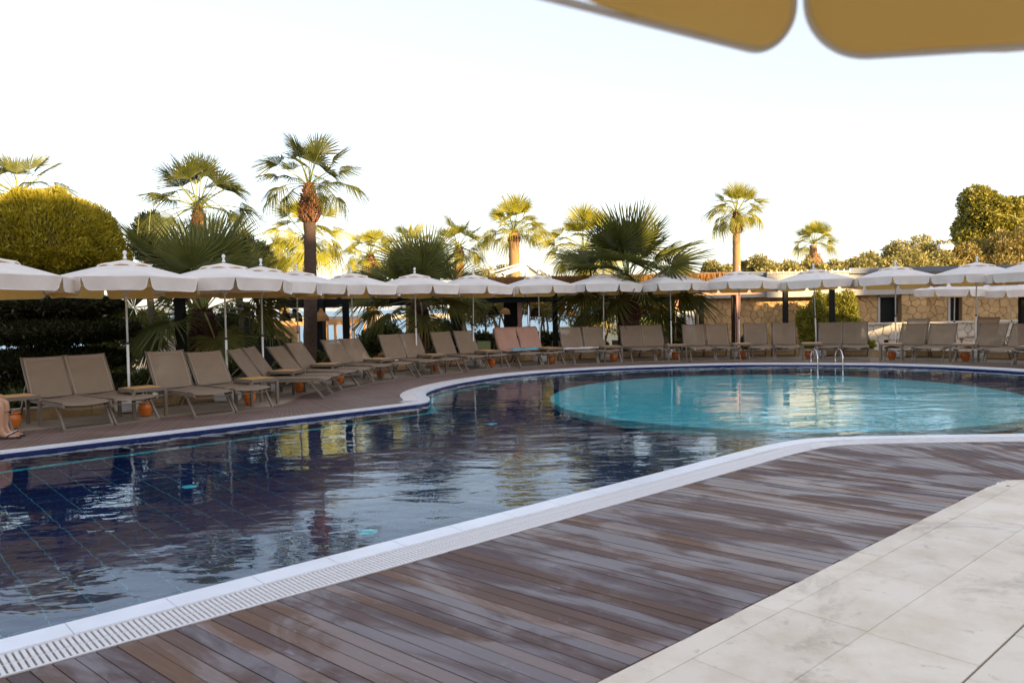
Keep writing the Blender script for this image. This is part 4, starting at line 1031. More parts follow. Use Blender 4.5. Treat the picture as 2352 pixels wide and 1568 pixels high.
palm('sunlit palm partly hidden behind the big dark fan palm', 1342, 570, 33, 1.9, 'lit', trunk_r=.2, nfr=38, seed=10, **LIT)
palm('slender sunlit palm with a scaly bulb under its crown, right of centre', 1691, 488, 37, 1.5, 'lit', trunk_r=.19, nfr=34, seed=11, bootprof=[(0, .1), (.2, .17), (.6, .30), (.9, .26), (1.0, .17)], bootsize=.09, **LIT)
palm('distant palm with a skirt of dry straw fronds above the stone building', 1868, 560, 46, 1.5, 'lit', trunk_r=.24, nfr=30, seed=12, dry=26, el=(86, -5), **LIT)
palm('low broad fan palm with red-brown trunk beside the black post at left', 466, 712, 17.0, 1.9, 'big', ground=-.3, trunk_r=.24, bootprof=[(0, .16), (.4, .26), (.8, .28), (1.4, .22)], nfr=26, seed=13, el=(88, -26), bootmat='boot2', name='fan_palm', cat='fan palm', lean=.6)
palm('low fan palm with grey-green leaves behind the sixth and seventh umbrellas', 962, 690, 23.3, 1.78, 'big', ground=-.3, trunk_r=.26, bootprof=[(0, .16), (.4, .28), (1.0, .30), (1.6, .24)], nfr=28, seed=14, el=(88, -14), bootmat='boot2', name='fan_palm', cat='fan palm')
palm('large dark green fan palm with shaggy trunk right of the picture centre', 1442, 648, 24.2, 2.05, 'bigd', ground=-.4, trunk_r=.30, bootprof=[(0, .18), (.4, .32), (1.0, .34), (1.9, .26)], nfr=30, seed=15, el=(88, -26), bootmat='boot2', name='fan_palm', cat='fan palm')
# ------------------------------------------------------------------ leafy crowns
def blobs_points(ells, n_, rnd, shell=.35):
    vol = np.array([e[3]*e[4]*e[5] for e in ells])**.67; vol = vol/vol.sum(); idx = rnd.choice(len(ells), n_, p=vol)
    E_ = np.array(ells)[idx]; d = rnd.normal(size=(n_, 3)); d /= np.linalg.norm(d, axis=1)[:, None]
    r_ = 1-shell*rnd.rand(n_)**1.6
    return E_[:, :3]+d*E_[:, 3:6]*r_[:, None], d
def leaf_cloud(name, P, D, size, mat_, rnd, aspect=.45, out=.6, up=0.0, quad=True, lumpy=0):
    n_ = len(P); a = D*out+rnd.normal(size=(n_, 3))*(1-out*.5)*.8; a[:, 2] += up; a /= np.linalg.norm(a, axis=1)[:, None]
    b = np.cross(a, rnd.normal(size=(n_, 3))); b /= np.linalg.norm(b, axis=1)[:, None]+1e-9
    s_ = size*(.6+.8*rnd.rand(n_))[:, None]
    if quad:
        c = np.cross(a, b)
        V = np.stack([P-a*s_*.1, P+a*s_*.5+b*s_*aspect*.5, P+a*s_*1.05, P+a*s_*.5-b*s_*aspect*.5+c*s_*.05], 1).reshape(-1, 3)
        F = np.arange(n_*4).reshape(-1, 4)
    else:
        V = np.stack([P-b*s_*aspect*.5, P+b*s_*aspect*.5, P+a*s_], 1).reshape(-1, 3); F = np.arange(n_*3).reshape(-1, 3)
    return npmesh(name, V, F, mat_)
def blob_core(ells, mat_, k_=.86):
    mb = MB()
    for e in ells:
        prof = []
        for i in range(9): a = -PI/2+PI*i/8; prof.append((max(.002, math.cos(a)), math.sin(a)))
        V = []; n_ = 12
        for r_, z in prof: V += [(e[0]+e[3]*k_*r_*math.cos(2*PI*q/n_), e[1]+e[4]*k_*r_*math.sin(2*PI*q/n_), e[2]+e[5]*k_*z) for q in range(n_)]
        mb.add(V, [(i*n_+q, i*n_+(q+1) % n_, (i+1)*n_+(q+1) % n_, (i+1)*n_+q) for i in range(8) for q in range(n_)])
    return mb
rs_ = np.random.RandomState(3)
# clipped golden cypress: dome above, cloud-pruned layers below
c = A(110, 700, 15.9); tp = thing('topiary_tree', 'golden cypress clipped into a tall dome over stacked flat layers at the left edge', 'topiary', (c[0], c[1], -.5))
ZC = 3.25
def dome_pts(n_):
    d = rs_.normal(size=(n_, 3)); d /= np.linalg.norm(d, axis=1)[:, None]
    P = d.copy(); P[:, 0] *= 1.47; P[:, 1] *= 1.42; P[:, 2] = np.where(P[:, 2] > 0, P[:, 2]*1.30, P[:, 2]*.34); tp_ = np.clip(d[:, 2], 0, 1); P[:, 0] *= 1-.13*tp_; P[:, 1] *= 1-.13*tp_
    lump = np.array([noise.noise(Vector(q)*2.6+Vector((3, 1, 7)))*.05+noise.noise(Vector(q)*7)*.035 for q in d])
    return P*(1+lump+(rs_.rand(n_)**2*.09-.035))[:, None]+np.array([0, 0, ZC+.04]), d
P, D = dome_pts(90000); P += np.array([[0.04*math.sin(p[0]*9+p[2]*7), .04*math.sin(p[0]*7), .05*math.sin(p[0]*6+p[1]*8)] for p in P])
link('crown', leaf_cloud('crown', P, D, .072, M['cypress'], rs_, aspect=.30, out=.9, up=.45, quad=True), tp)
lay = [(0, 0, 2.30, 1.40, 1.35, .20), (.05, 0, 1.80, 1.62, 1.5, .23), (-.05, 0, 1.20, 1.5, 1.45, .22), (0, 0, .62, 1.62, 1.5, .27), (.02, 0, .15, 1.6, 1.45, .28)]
P, D = blobs_points(lay, 60000, rs_, .10); link('lower_layers', leaf_cloud('lower_layers', P, D, .10, M['cypressshade'], rs_, aspect=.30, out=.85, up=.35), tp)
cores = blob_core([(0, 0, ZC-.02, 1.36, 1.32, .30)]+lay, None, .93)
d0 = MB()
V = []; n_ = 20
for i in range(9):
    a = PI/2*i/8; tp_ = 1-.13*math.sin(a); V += [(1.34*tp_*math.cos(a)*math.cos(2*PI*q/n_), 1.29*tp_*math.cos(a)*math.sin(2*PI*q/n_), ZC+1.17*math.sin(a)) for q in range(n_)]
cores.add(V, [(i*n_+q, i*n_+(q+1) % n_, (i+1)*n_+(q+1) % n_, (i+1)*n_+q) for i in range(8) for q in range(n_)])
cores.build('dark_core', M['darktrunk'], tp); MB().tube([(0, 0, 0), (0, 0, 3.3)], [.2, .12], 12).build('trunk', M['darktrunk'], tp, True)  # solid dark core added inside the leaves to block see-through
# generic trees
def tree(label, px, ptop, Y, rx, h, mat_, n_=9000, leaf=.16, seed=0, lobes=7, base=-.5, trunkv=True, name='tree', cat='tree', group=None, out=.35, aspect=.5, up=0, tm='darktrunk', bottom=.25, shell=.5, quad=True):
    rnd = np.random.RandomState(seed); c = A(px, ptop, Y); ztop = c[2]; t = thing(name, label, cat, (c[0], Y, base), 0, group); H = ztop-base
    zc = H-h/2; E_ = []
    for i in range(lobes):
        a = rnd.rand()*2*PI; q = rnd.rand()**.6*.80; zz = rnd.uniform(-.36, .34)*(1-.35*q)
        E_.append((math.cos(a)*q*rx, math.sin(a)*q*rx*.8, zc+zz*h, rx*rnd.uniform(.20, .42), rx*rnd.uniform(.20, .4), h*rnd.uniform(.11, .22)))
    E_.append((0, 0, zc, rx*.6, rx*.6, h*.36)); E_.append((rnd.uniform(-.2, .2)*rx, 0, H-h*.22, rx*.42, rx*.4, h*.22))
    P, D = blobs_points(E_, n_, rnd, shell)
    link('crown', leaf_cloud('crown', P, D, leaf, mat_, rnd, aspect, out, up, quad), t)
    if trunkv:
        mb = MB(); mb.tube([(0, 0, 0), (.06*rx, 0, zc*.5), (-.05*rx, 0, zc)], [.05+H*.018, .04+H*.013, .03], 9)
        for k_ in range(5):
            e = E_[k_]; mb.tube([(0, 0, zc*.55), (e[0]*.5, e[1]*.5, (zc*.55+e[2])*.5), (e[0], e[1], e[2])], [.03+H*.008, .03, .012], 7)
        mb.build('trunk', M[tm], t, True)
    return t
tree('dark pine with upright needle tufts behind the cypress dome', 335, 490, 25, .95, 1.9, M['pinegreen'], 9000, .17, 21, 10, aspect=.16, out=.4, up=.9, name='pine_tree', cat='pine tree')
tree('dark pine left of the tall palm, above the third umbrella', 545, 532, 25, .85, 1.7, M['pinegreen'], 8000, .17, 22, 9, aspect=.16, out=.4, up=.9, name='pine_tree', cat='pine tree')
tree('low dark pine between the small yellow palm and the fan palm leaves', 596, 560, 25.5, .72, 1.4, M['pinegreen'], 7000, .17, 23, 8, aspect=.16, out=.4, up=.9, name='pine_tree', cat='pine tree')
tree('dark pine foliage hidden behind the low fan palm at left', 440, 540, 26, 1.2, 2.0, M['pinegreen'], 8000, .17, 24, 8, aspect=.16, out=.4, up=.9, name='pine_tree', cat='pine tree')
# olive grove behind the restaurant: twisting pale stems
def olive(label, px, ptop, Y, rx, h, seed):
    t = tree(label, px, ptop, Y, rx, h, M['olive'], 9000, .11, seed, 9, -.9, False, 'olive_tree', 'olive tree', None, .3, .4)
    rnd = random.Random(seed); c = A(px, ptop, Y); H = c[2]+.9; mb = MB()
    for k_ in range(4):
        a = rnd.uniform(-1.3, 1.3); pts = [(0, 0, 0)]; x = 0; 
        for i in range(1, 6): f = i/5; pts.append((math.sin(a)*rx*.75*f+.08*math.sin(i*2+seed+k_), rnd.uniform(-.2, .2)*f, (H-h*.55)*f))
        mb.tube(pts, [.085, .07, .06, .045, .035, .02], 7)
    mb.build('trunk', M['trunk'], t, True); return t
olive('olive tree with crossing pale stems behind the eighth umbrella', 1105, 612, 32, 1.5, 2.6, 31)
olive('olive tree with forked pale stems behind the brown post', 1165, 605, 34, 1.5, 2.7, 32)
olive('olive tree with a straight pale stem behind the domed straw lamp', 1245, 622, 33, 1.5, 2.5, 33)
olive('olive tree behind the big dark fan palm', 1355, 640, 32, 1.6, 2.5, 34)
olive('olive tree seen through the restaurant beside the stone wall', 1500, 650, 33, 1.6, 2.5, 35)
olive('thin olive tree whose tips show above the thatched roof', 1575, 605, 36, 1.0, 2.2, 36)
# hillside scrub
hill = MB(); V = []; nx, ny = 40, 14
for j in range(ny+1):
    for i in range(nx+1):
        X = 5+i*1.9; Y = 40+j*3.6; z = -.9+4.3/(1+math.exp(-(X-23)/5.0))*min(1, (Y-38)/9)+.5*noise.noise(Vector((X*.2, Y*.2, 0)))
        if X < 11: z = min(z, -.6+(X-5)*.2)
        V.append((X, Y, z))
hill.add(V, [(j*(nx+1)+i, j*(nx+1)+i+1, (j+1)*(nx+1)+i+1, (j+1)*(nx+1)+i) for j in range(ny) for i in range(nx)])
tag(hill.build('hill', M['hillbush'], None, True), kind='structure')
HB = [(1662, 612, 41, 1.3, 'low pale olive bush under the skyline left of the slender palm'), (1770, 604, 41, 1.3, 'low pale olive bush directly above the cream panel, left part'), (1880, 606, 41, 1.3, 'low pale olive bush under the dry skirt of the distant palm'), (1980, 596, 41.5, 1.5, 'low pale olive bush above the dark roof edge'), (2035, 590, 42, 1.7, 'low olive bush at the foot of the rise'), (2090, 572, 42, 1.9, 'broad olive bush in the middle of the rise'), (2178, 577, 42.5, 1.4, 'low olive bush whose top hides the foot of the white tank'), (2160, 552, 47, 2.0, 'tall olive bush behind the white tank'), (1935, 600, 42, 1.3, 'low pale olive bush between the dry-skirted palm and the rise'), (1705, 600, 43, 1.2, 'olive bush behind the slender palm trunk'), (1825, 606, 41, 1.2, 'low olive bush left under the dry-skirted palm'), (1640, 598, 42, 1.2, 'leftmost pale olive bush on the skyline, left of the slender palm'), (1738, 585, 42, 1.5, 'round pale olive bush right of the slender palm trunk'), (1800, 600, 43, 1.3, 'pale olive bush between the slender palm and the palm with the dry skirt'),
      (1850, 598, 43, 1.3, 'pale olive bush at the left foot of the dry-skirted palm'), (1905, 598, 43, 1.3, 'pale olive bush at the right foot of the dry-skirted palm'), (1955, 592, 44, 1.4, 'pale olive bush right of the dry-skirted palm'),
      (2010, 578, 44, 1.6, 'olive bush on the rise below the start of the hillside'), (2060, 552, 46, 1.8, 'olive bush climbing the hillside left of the white tank'), (2120, 540, 48, 1.9, 'tall olive bush on the hillside just left of the white tank'),
      (2140, 580, 43, 1.7, 'olive bush in front of and below the white tank')]
for i, (x, y, Y, rx, lb) in enumerate(HB):
    tree(lb, x, y, Y, rx, rx*1.9, M['olive'], 8000, .17, 50+i, 8, -.6, True, 'olive_bush', 'bush', 'olive bushes along the skyline at right', .3, .45)
tree('big dense dark green tree on the hill at the right picture edge', 2262, 425, 52, 2.7, 5.4, M['oak'], 26000, .22, 61, 14, 1.5, True, out=.3, aspect=.6, shell=.6)
tree('second crown of the dense dark tree group cut by the right edge', 2365, 440, 54, 2.6, 5.2, M['oak'], 20000, .22, 62, 12, 1.5, True, out=.3, aspect=.6, shell=.6)
for i, (x, y, Y, rx, lb) in enumerate([(2225, 560, 46, 1.9, 'brownish scrub right of the white tank on the hillside'), (2290, 530, 47, 2.2, 'brownish scrub under the dense dark tree'), (2350, 520, 46, 2.3, 'brownish scrub at the right picture edge below the trees'), (2200, 600, 42, 1.5, 'brownish scrub just above the dark roof edge'), (2300, 585, 41, 1.9, 'brownish scrub behind the roof at far right')]):
    tree(lb, x, y, Y, rx, rx*1.7, M['hillbush'], 8000, .17, 70+i, 8, .2, True, 'scrub', 'bush', 'brownish scrub bushes on the hill at right', .3, .4, .5)
c = A(2171, 568, 44.0); tk = thing('water_tank', 'white horizontal water tank with dark lettering among the hillside bushes', 'tank', (c[0], 44.0, c[2]-.18), R(4), None, 1.0)
mb = MB(); mb.tube([(-.40, 0, .18), (-.37, 0, .18), (.37, 0, .18), (.40, 0, .18)], [.12, .18, .18, .12], 18); mb.build('tank_body', M['tank'], tk, True)
for s in (-.25, .25): MB().box(s-.03, s+.03, -.15, .15, -.3, .05).build('leg', M['darkmetal'], tk)
mb = MB()
for i in range(7): mb.box(-.26+i*.065, -.22+i*.065, -.1835, -.1815, .155, .20)
mb.build('lettering', M['ink'], tk)
# thuja clump and box balls in front of the stone building
for i, (x, y, rx, lb) in enumerate([(1873, 668, .62, 'left yellow-green thuja in front of the stone wall'), (1916, 668, .48, 'middle thuja behind the dark pergola post'), (1950, 664, .62, 'right bright yellow-green thuja beside the grey fascia')]):
    tree(lb, x, y, 29.3, rx, 2.7, M['thuja'], 15000, .11, 80+i, 14, -.5, True, 'thuja_shrub', 'shrub', None, .45, .3, .5)
def ball(label, px, py, Y, r_, mat_='shrub', n_=6000, name='box_ball'):
    c = A(px, py, Y); t = thing(name, label, 'shrub', (c[0], Y, -.5)); E_ = [(0, 0, c[2]+.5, r_, r_, r_)]
    P, D = blobs_points(E_, n_, rs_, .12); link('crown', leaf_cloud('crown', P, D, .05, M[mat_], rs_, .6, .5), t)
    blob_core(E_, None, .9).build('dark_core', M['darktrunk'], t); MB().tube([(0, 0, 0), (0, 0, c[2]+.5)], .04, 8).build('trunk', M['darktrunk'], t)  # dark solid added inside the clipped ball to close it
ball('round clipped dark box ball beside the salmon post', 1726, 786, 25.6, .33); ball('dark box ball at the foot of the thuja clump', 1894, 782, 26, .28)
# ------------------------------------------------------------------ rubble stone walls, stone by stone
def clip_half(poly, px, py, nx_, ny_):
    o = []
    for i in range(len(poly)):
        a = poly[i]; b = poly[(i+1) % len(poly)]; da = (a[0]-px)*nx_+(a[1]-py)*ny_; db = (b[0]-px)*nx_+(b[1]-py)*ny_
        if da <= 0: o.append(a)
        if da*db < 0: t_ = da/(da-db); o.append((a[0]+(b[0]-a[0])*t_, a[1]+(b[1]-a[1])*t_))
    return o
def stone_cells(x0, x1, z0, z1, s_, seed, gap=.0042):
    rnd = random.Random(seed); nx_ = max(1, round((x1-x0)/s_)); nz_ = max(1, round((z1-z0)/(s_*.82))); cx_, cz_ = (x1-x0)/nx_, (z1-z0)/nz_
    S = {}
    for i in range(nx_):
        for j in range(nz_): S[(i, j)] = (x0+(i+.5+rnd.uniform(-.36, .36)+(.25 if j % 2 else -.25))*cx_, z0+(j+.5+rnd.uniform(-.40, .40))*cz_)
    out_ = []
    for (i, j), p in S.items():
        poly = [(x0, z0), (x1, z0), (x1, z1), (x0, z1)]
        for di in range(-3, 4):
            for dj in range(-3, 4):
                q = S.get((i+di, j+dj))
                if q is None or (di == 0 and dj == 0): continue
                dx, dz = q[0]-p[0], q[1]-p[1]; L_ = math.hypot(dx, dz)
                if L_ < 1e-6: continue
                g_ = gap*(1 if (di+dj) % 2 else .6)
                poly = clip_half(poly, (p[0]+q[0])/2-dx/L_*g_, (p[1]+q[1])/2-dz/L_*g_, dx/L_, dz/L_)
                if len(poly) < 3: break
            if len(poly) < 3: break
        if len(poly) >= 3: out_.append((poly, p))
    return out_
def add_stone(mb, poly, y, depth, rnd):
    n_ = len(poly); cx_ = sum(p[0] for p in poly)/n_; cz_ = sum(p[1] for p in poly)/n_
    f = .93; d2 = depth*.4
    a = [(p[0], y, p[1]) for p in poly]; b = [(p[0], y-d2, p[1]) for p in poly]; c_ = [(cx_+(p[0]-cx_)*f, y-depth+rnd.uniform(-.006, .006), cz_+(p[1]-cz_)*f) for p in poly]
    mb.add(a+b+c_, [(i, (i+1) % n_, n_+(i+1) % n_, n_+i) for i in range(n_)]+[(n_+i, n_+(i+1) % n_, 2*n_+(i+1) % n_, 2*n_+i) for i in range(n_)]+[tuple(range(2*n_, 3*n_))])
bl = thing('stone_building', 'single-storey rubble stone building with cream fascia and two dark doorways at right', 'building', (0, 0, 0))
BY = 31.0
def BX(px, Y=BY): return (px-CX)/FPX*Y
segs = [(BX(1603), BX(2017), BY), (BX(2064), BX(2121), BY-.25), (BX(2121), BX(2178), BY), (BX(2207), BX(2500), BY-.1)]
allst = []
for k_, (x0, x1, y) in enumerate(segs):
    for poly, p in stone_cells(x0, x1, -.5, 1.78, .30, 90+k_): allst.append((abs(p[1]-.85)+(0 if p[0] < BX(2352) else 9), poly, y))
    MB().box(x0, x1, y+.001, y+.3, -.5, 1.78).build('wall_core', M['mortar'], bl)
allst.sort(key=lambda q: q[0]); rest = MB(); rnd = random.Random(5)
for k_, (_, poly, y) in enumerate(allst):
    if k_ < 300: mb = MB(); add_stone(mb, poly, y, .026+rnd.uniform(-.010, .014), rnd); mb.build('stone', M['stone'], bl)
    else: add_stone(rest, poly, y, .026, rnd)
tag(rest.build('remaining_stones', M['stone'], bl), kind='stuff')
MB().box(BX(1585), BX(1752), BY-.35, BY+6, 1.782, 2.62).build('fascia', M['render'], bl)
MB().box(BX(1752)+.002, BX(1936), BY-.60, BY+6, 1.76, 2.66).build('fascia', M['render'], bl)
MB().box(BX(1936)+.002, BX(2560), BY-.35, BY+6, 1.782, 2.62).build('fascia', M['render'], bl)
MB().box(BX(1575), BX(1752)-.002, BY-.5, BY+6, 2.623, 2.78).build('roof_edge', M['slate'], bl)
MB().box(BX(1936)+.06, BX(2580), BY-.5, BY+6, 2.623, 2.84).build('roof_edge', M['slate'], bl)
rc = MB().box(BX(1752)+.004, BX(1936), BY-.64, BY-.50, 2.662, 2.75).build('parapet_cap', M['capst'], bl)
for i in range(14): MB().box(BX(1752)+.12+i*.235, BX(1752)+.16+i*.235, BY-.66, BY-.641, 2.665, 2.80).build('cap_bracket', M['polewhite'], bl)
for (a, b, nm) in ((2017, 2064, 0), (2178, 2207, 1)):
    f = MB().box(BX(a), BX(b), BY+.12, BY+.16, -.5, 1.68).build('door', M['doorblack'], bl); f['label'] = 'dark open doorway'
    MB().box(BX(a)-.02, BX(a)+.07, BY-.06, BY+.1, -.5, 1.70).build('door_frame', M['render'], bl); MB().box(BX(a)+.072, BX(b), BY-.04, BY+.1, 1.68, 1.78).build('lintel', M['render'], bl)
    MB().tube([(BX(b)-.12, BY+.10, .55), (BX(b)-.12, BY+.06, .55), (BX(b)-.2, BY+.06, .55)], .012, 6).build('door_handle', M['steel'], bl)
lw = thing('low_stone_wall', 'low wall of pale rubble stones in front of the stone building at right', 'wall', (0, 0, 0)); LY = 28.3
x0, x1 = BX(1978, LY), BX(2460, LY); rnd = random.Random(8)
for poly, p in stone_cells(x0, x1, -.5, .68, .33, 97, .007): mb = MB(); add_stone(mb, poly, LY, .026+rnd.uniform(-.008, .014), rnd); mb.build('stone', M['palestone'], lw)
MB().box(x0, x1, LY+.001, LY+.35, -.5, .68).build('wall_core', M['mortar2'], lw)
x = x0-.03; k_ = 0
while x < x1:
    w = random.uniform(.45, .7); mb = MB(); mb.rbox(x, min(x+w, x1), LY-.08, LY+.42, .682, .752+random.uniform(-.008, .008), .012); mb.build('cap_stone', M['palestone'], lw); x += w+.006
# ------------------------------------------------------------------ restaurant pergola
pg = thing('restaurant_pergola', 'dark open restaurant pergola with thatched roof edge and salmon beams behind the loungers', 'pergola', (0, 0, -.5))
def post(px, w, Y, m_, top=2.02, name='post', lab=None, dpx=0):
    X = BX(px, Y); o = MB().box(X-w/2, X+w/2, Y-w/2, Y+w/2, .0, top+.5).build(name, M[m_], pg)
    if lab: o['label'] = lab
    return o
Z0 = .5                                          # parts are measured from the garden ground
post(416, .165, 15.7, 'black', 2.0); post(796, .155, 21.3, 'black'); post(1276, .16, 24.4, 'black')
post(1195, .15, 26.5, 'redwood', 2.1, lab='brown-red square post'); post(1175, .5, 27.2, 'black', 2.1); post(1805, .155, 27.2, 'black', 1.98); post(1912, .15, 27.4, 'black', 1.98); post(2349, .16, 24.3, 'black', 2.0)
for px in (1551, 1692): post(px+4, .13, 28.4, 'redwood', 1.92, lab='square post, salmon where the sun strikes'); post(px-7, .11, 28.5, 'darkwood', 1.92)  # slim dark post stands for the shaded left face of each
post(1588, .12, 30.0, 'black', 1.8); post(1612, .16, 30.2, 'black', 1.8); post(1050, .35, 26.5, 'black'); post(622, .14, 26, 'black'); post(570, .15, 22, 'black', 1.9)
post(728, .50, 25.5, 'black', 2.2, 'chimney_column', 'broad black column behind the tall palm')
def beam(a, b, z0, z1, m_, w=.16, name='beam'):
    # a,b: (px, Y)
    A_ = Vector((BX(*a), a[1], (z0+z1)/2+.5)); B_ = Vector((BX(*b), b[1], (z0+z1)/2+.5)); return MB().bar(A_, B_, w, z1-z0).build(name, M[m_], pg)
beam((640, 25.5), (1060, 26), 1.72, 1.98, 'black'); beam((1060, 26), (1420, 26.2), 1.74, 1.92, 'black'); beam((1060, 25.9), (1425, 26.0), 1.95, 2.10, 'redwood')
beam((1400, 28.2), (1750, 28.4), 1.88, 2.03, 'redwood'); beam((1400, 28.8), (1620, 29), 1.70, 1.86, 'black'); beam((416, 15.7), (416+40, 15.9), 1.9, 2.0, 'black', .1)
for px, Ya, Yb in ((640, 25.5, 33), (800, 25.8, 33), (1195, 26.6, 34), (1400, 26.6, 34), (1060, 26, 33)):
    MB().bar((BX(px, Ya), Ya, 1.82+.5), (BX(px, Ya)+.3, Yb, 1.82+.5), .14, .2).build('beam', M['darkwood'], pg)
# roof: dark boards under thatch
rx0, rx1 = BX(1118, 27), BX(1650, 27.6)
MB().box(rx0, rx1, 26.3, 29.2, 2.14+.5, 2.22+.5).build('roof_boards', M['darkwood'], pg)
th = MB(); rnd = random.Random(9)
nst = 2600
for i in range(nst):
    x = rx0-.1+(rx1-rx0+.2)*rnd.random(); lay_ = rnd.random(); y = 26.15+.25*lay_; zt = 2.62+.5-.10*rnd.random(); ln = rnd.uniform(.22, .40)
    a = rnd.uniform(-.12, .12); w = rnd.uniform(.006, .014)
    th.add([(x-w, y, zt), (x+w, y, zt), (x+w*.6+a*ln, y-.05-rnd.random()*.06, zt-ln), (x-w*.6+a*ln, y-.05-rnd.random()*.06, zt-ln)], [(0, 1, 2, 3)])
tag(th.build('thatch_fringe', M['thatch'], pg), kind='stuff')
MB().add([(rx0, 26.2, 2.42+.5), (rx1, 26.2, 2.42+.5), (rx1, 26.35, 2.60+.5), (rx0, 26.35, 2.60+.5), (rx0+.2, 29.3, 2.66+.5), (rx1-.05, 29.3, 2.66+.5)], [(0, 1, 2, 3), (3, 2, 5, 4)]).build('thatch', M['thatch'], pg)
MB().box(BX(640, 27), rx0-.01, 26.2, 29.2, 2.0+.5, 2.06+.5).build('roof_boards', M['darkwood'], pg)
# pendant lamps
def lamp(label, cx_, ytop, ybot, w, m_='lampshade', Y=27.3, kind=0):
    a = A(cx_, ytop, Y); b = A(cx_, ybot, Y); h = a[2]-b[2]; r_ = w/FPX*Y/2; t = thing('pendant_lamp', label, 'lamp', (a[0], Y, b[2]), 0, 'woven pendant lamps under the pergola')
    if kind == 0: prof = [(r_, 0), (r_*1.0, h*.08), (r_*.92, h*.35), (r_*.62, h*.58), (r_*.28, h*.78), (r_*.16, h), (.01, h)]
    elif kind == 1: prof = [(r_, 0), (r_*.8, h*.3), (r_*.55, h*.62), (r_*.42, h), (.01, h)]
    elif kind == 2: prof = [(r_, 0), (r_*.97, h*.3), (r_*.8, h*.65), (r_*.45, h*.9), (.01, h)]
    else: prof = [(r_, 0), (r_*.95, h*.2), (r_*.6, h*.45), (r_*.42, h*.5), (r_*.40, h*.62), (r_*.55, h*.66), (r_*.45, h*.85), (r_*.25, h), (.01, h)]
    MB().lathe(prof, 22).build('shade', M[m_], t, True); top_ = 2.0-b[2]
    MB().tube([(0, 0, h), (0, 0, max(h+.02, top_))], .006, 5).build('cord', M['black'], t)
    MB().lathe([(.001, h*.25), (.03, h*.32), (.035, h*.42), (.015, h*.55), (.001, h*.56)], 10).build('bulb', M['polewhite'], t, True)
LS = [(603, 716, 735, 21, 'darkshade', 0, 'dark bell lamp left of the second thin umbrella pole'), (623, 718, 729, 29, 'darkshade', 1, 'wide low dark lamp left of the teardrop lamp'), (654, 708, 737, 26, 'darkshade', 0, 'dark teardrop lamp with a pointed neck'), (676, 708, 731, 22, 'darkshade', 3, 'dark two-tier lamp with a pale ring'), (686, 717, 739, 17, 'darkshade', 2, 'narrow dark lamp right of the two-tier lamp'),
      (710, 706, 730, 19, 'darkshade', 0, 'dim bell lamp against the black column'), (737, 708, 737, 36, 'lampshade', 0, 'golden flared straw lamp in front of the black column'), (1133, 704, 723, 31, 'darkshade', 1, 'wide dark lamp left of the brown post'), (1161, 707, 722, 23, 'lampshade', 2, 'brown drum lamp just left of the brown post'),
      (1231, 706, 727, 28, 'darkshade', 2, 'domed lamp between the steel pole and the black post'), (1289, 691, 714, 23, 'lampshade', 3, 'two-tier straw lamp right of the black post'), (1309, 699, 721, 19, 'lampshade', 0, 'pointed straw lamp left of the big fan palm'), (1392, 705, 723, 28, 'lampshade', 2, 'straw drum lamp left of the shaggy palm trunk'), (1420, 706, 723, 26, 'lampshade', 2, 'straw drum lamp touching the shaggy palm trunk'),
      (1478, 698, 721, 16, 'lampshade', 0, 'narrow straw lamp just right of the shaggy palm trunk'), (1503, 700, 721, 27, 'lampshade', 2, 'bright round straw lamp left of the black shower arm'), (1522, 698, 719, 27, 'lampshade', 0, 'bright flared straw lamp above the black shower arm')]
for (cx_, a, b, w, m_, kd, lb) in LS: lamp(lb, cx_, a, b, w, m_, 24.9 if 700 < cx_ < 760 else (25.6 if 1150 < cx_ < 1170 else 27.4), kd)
# black shower post, sign panels, steel pole
c = A(1541, 720, 25.9); sh = thing('shower_post', 'black outdoor shower post with a slanting arm beside the salmon post', 'shower', (c[0], 25.9, -.5))
MB().box(-.065, .065, -.05, .05, 0, c[2]+.5).build('post', M['black'], sh); q = A(1519, 705, 25.9); MB().bar((0, 0, c[2]+.47), (q[0]-c[0], 0, q[2]+.5), .09, .09).build('arm', M['black'], sh)
c = A(1585, 738, 27.0); sg = thing('menu_board', 'white rectangular board standing right of the salmon post', 'board', (c[0], 27, -.5)); MB().box(-.15, .15, -.012, .012, 1.0, 1.83).build('panel', M['polewhite'], sg)
for s in (-.13, .13): MB().box(s-.015, s+.015, .014, .04, 0, 1.82).build('leg', M['darkmetal'], sg)
c = A(1562, 728, 27.3); sg = thing('service_stand', 'dark stand with white top left of the white board', 'stand', (c[0], 27.3, -.5)); MB().box(-.12, .12, -.1, .1, 0, 1.62).build('body', M['darkwood'], sg); MB().box(-.13, .13, -.11, .11, 1.622, 1.83).build('top', M['polewhite'], sg)
c = A(1214, 700, 26.0); sp_ = thing('steel_pole', 'polished steel pole right of the brown-red post', 'pole', (c[0], 26, -.5)); MB().tube([(0, 0, 0), (0, 0, 2.35)], .05, 14).build('tube', M['steel'], sp_, True); MB().lathe([(.09, 0), (.09, .02), (.05, .03)], 14).build('foot', M['steel'], sp_)
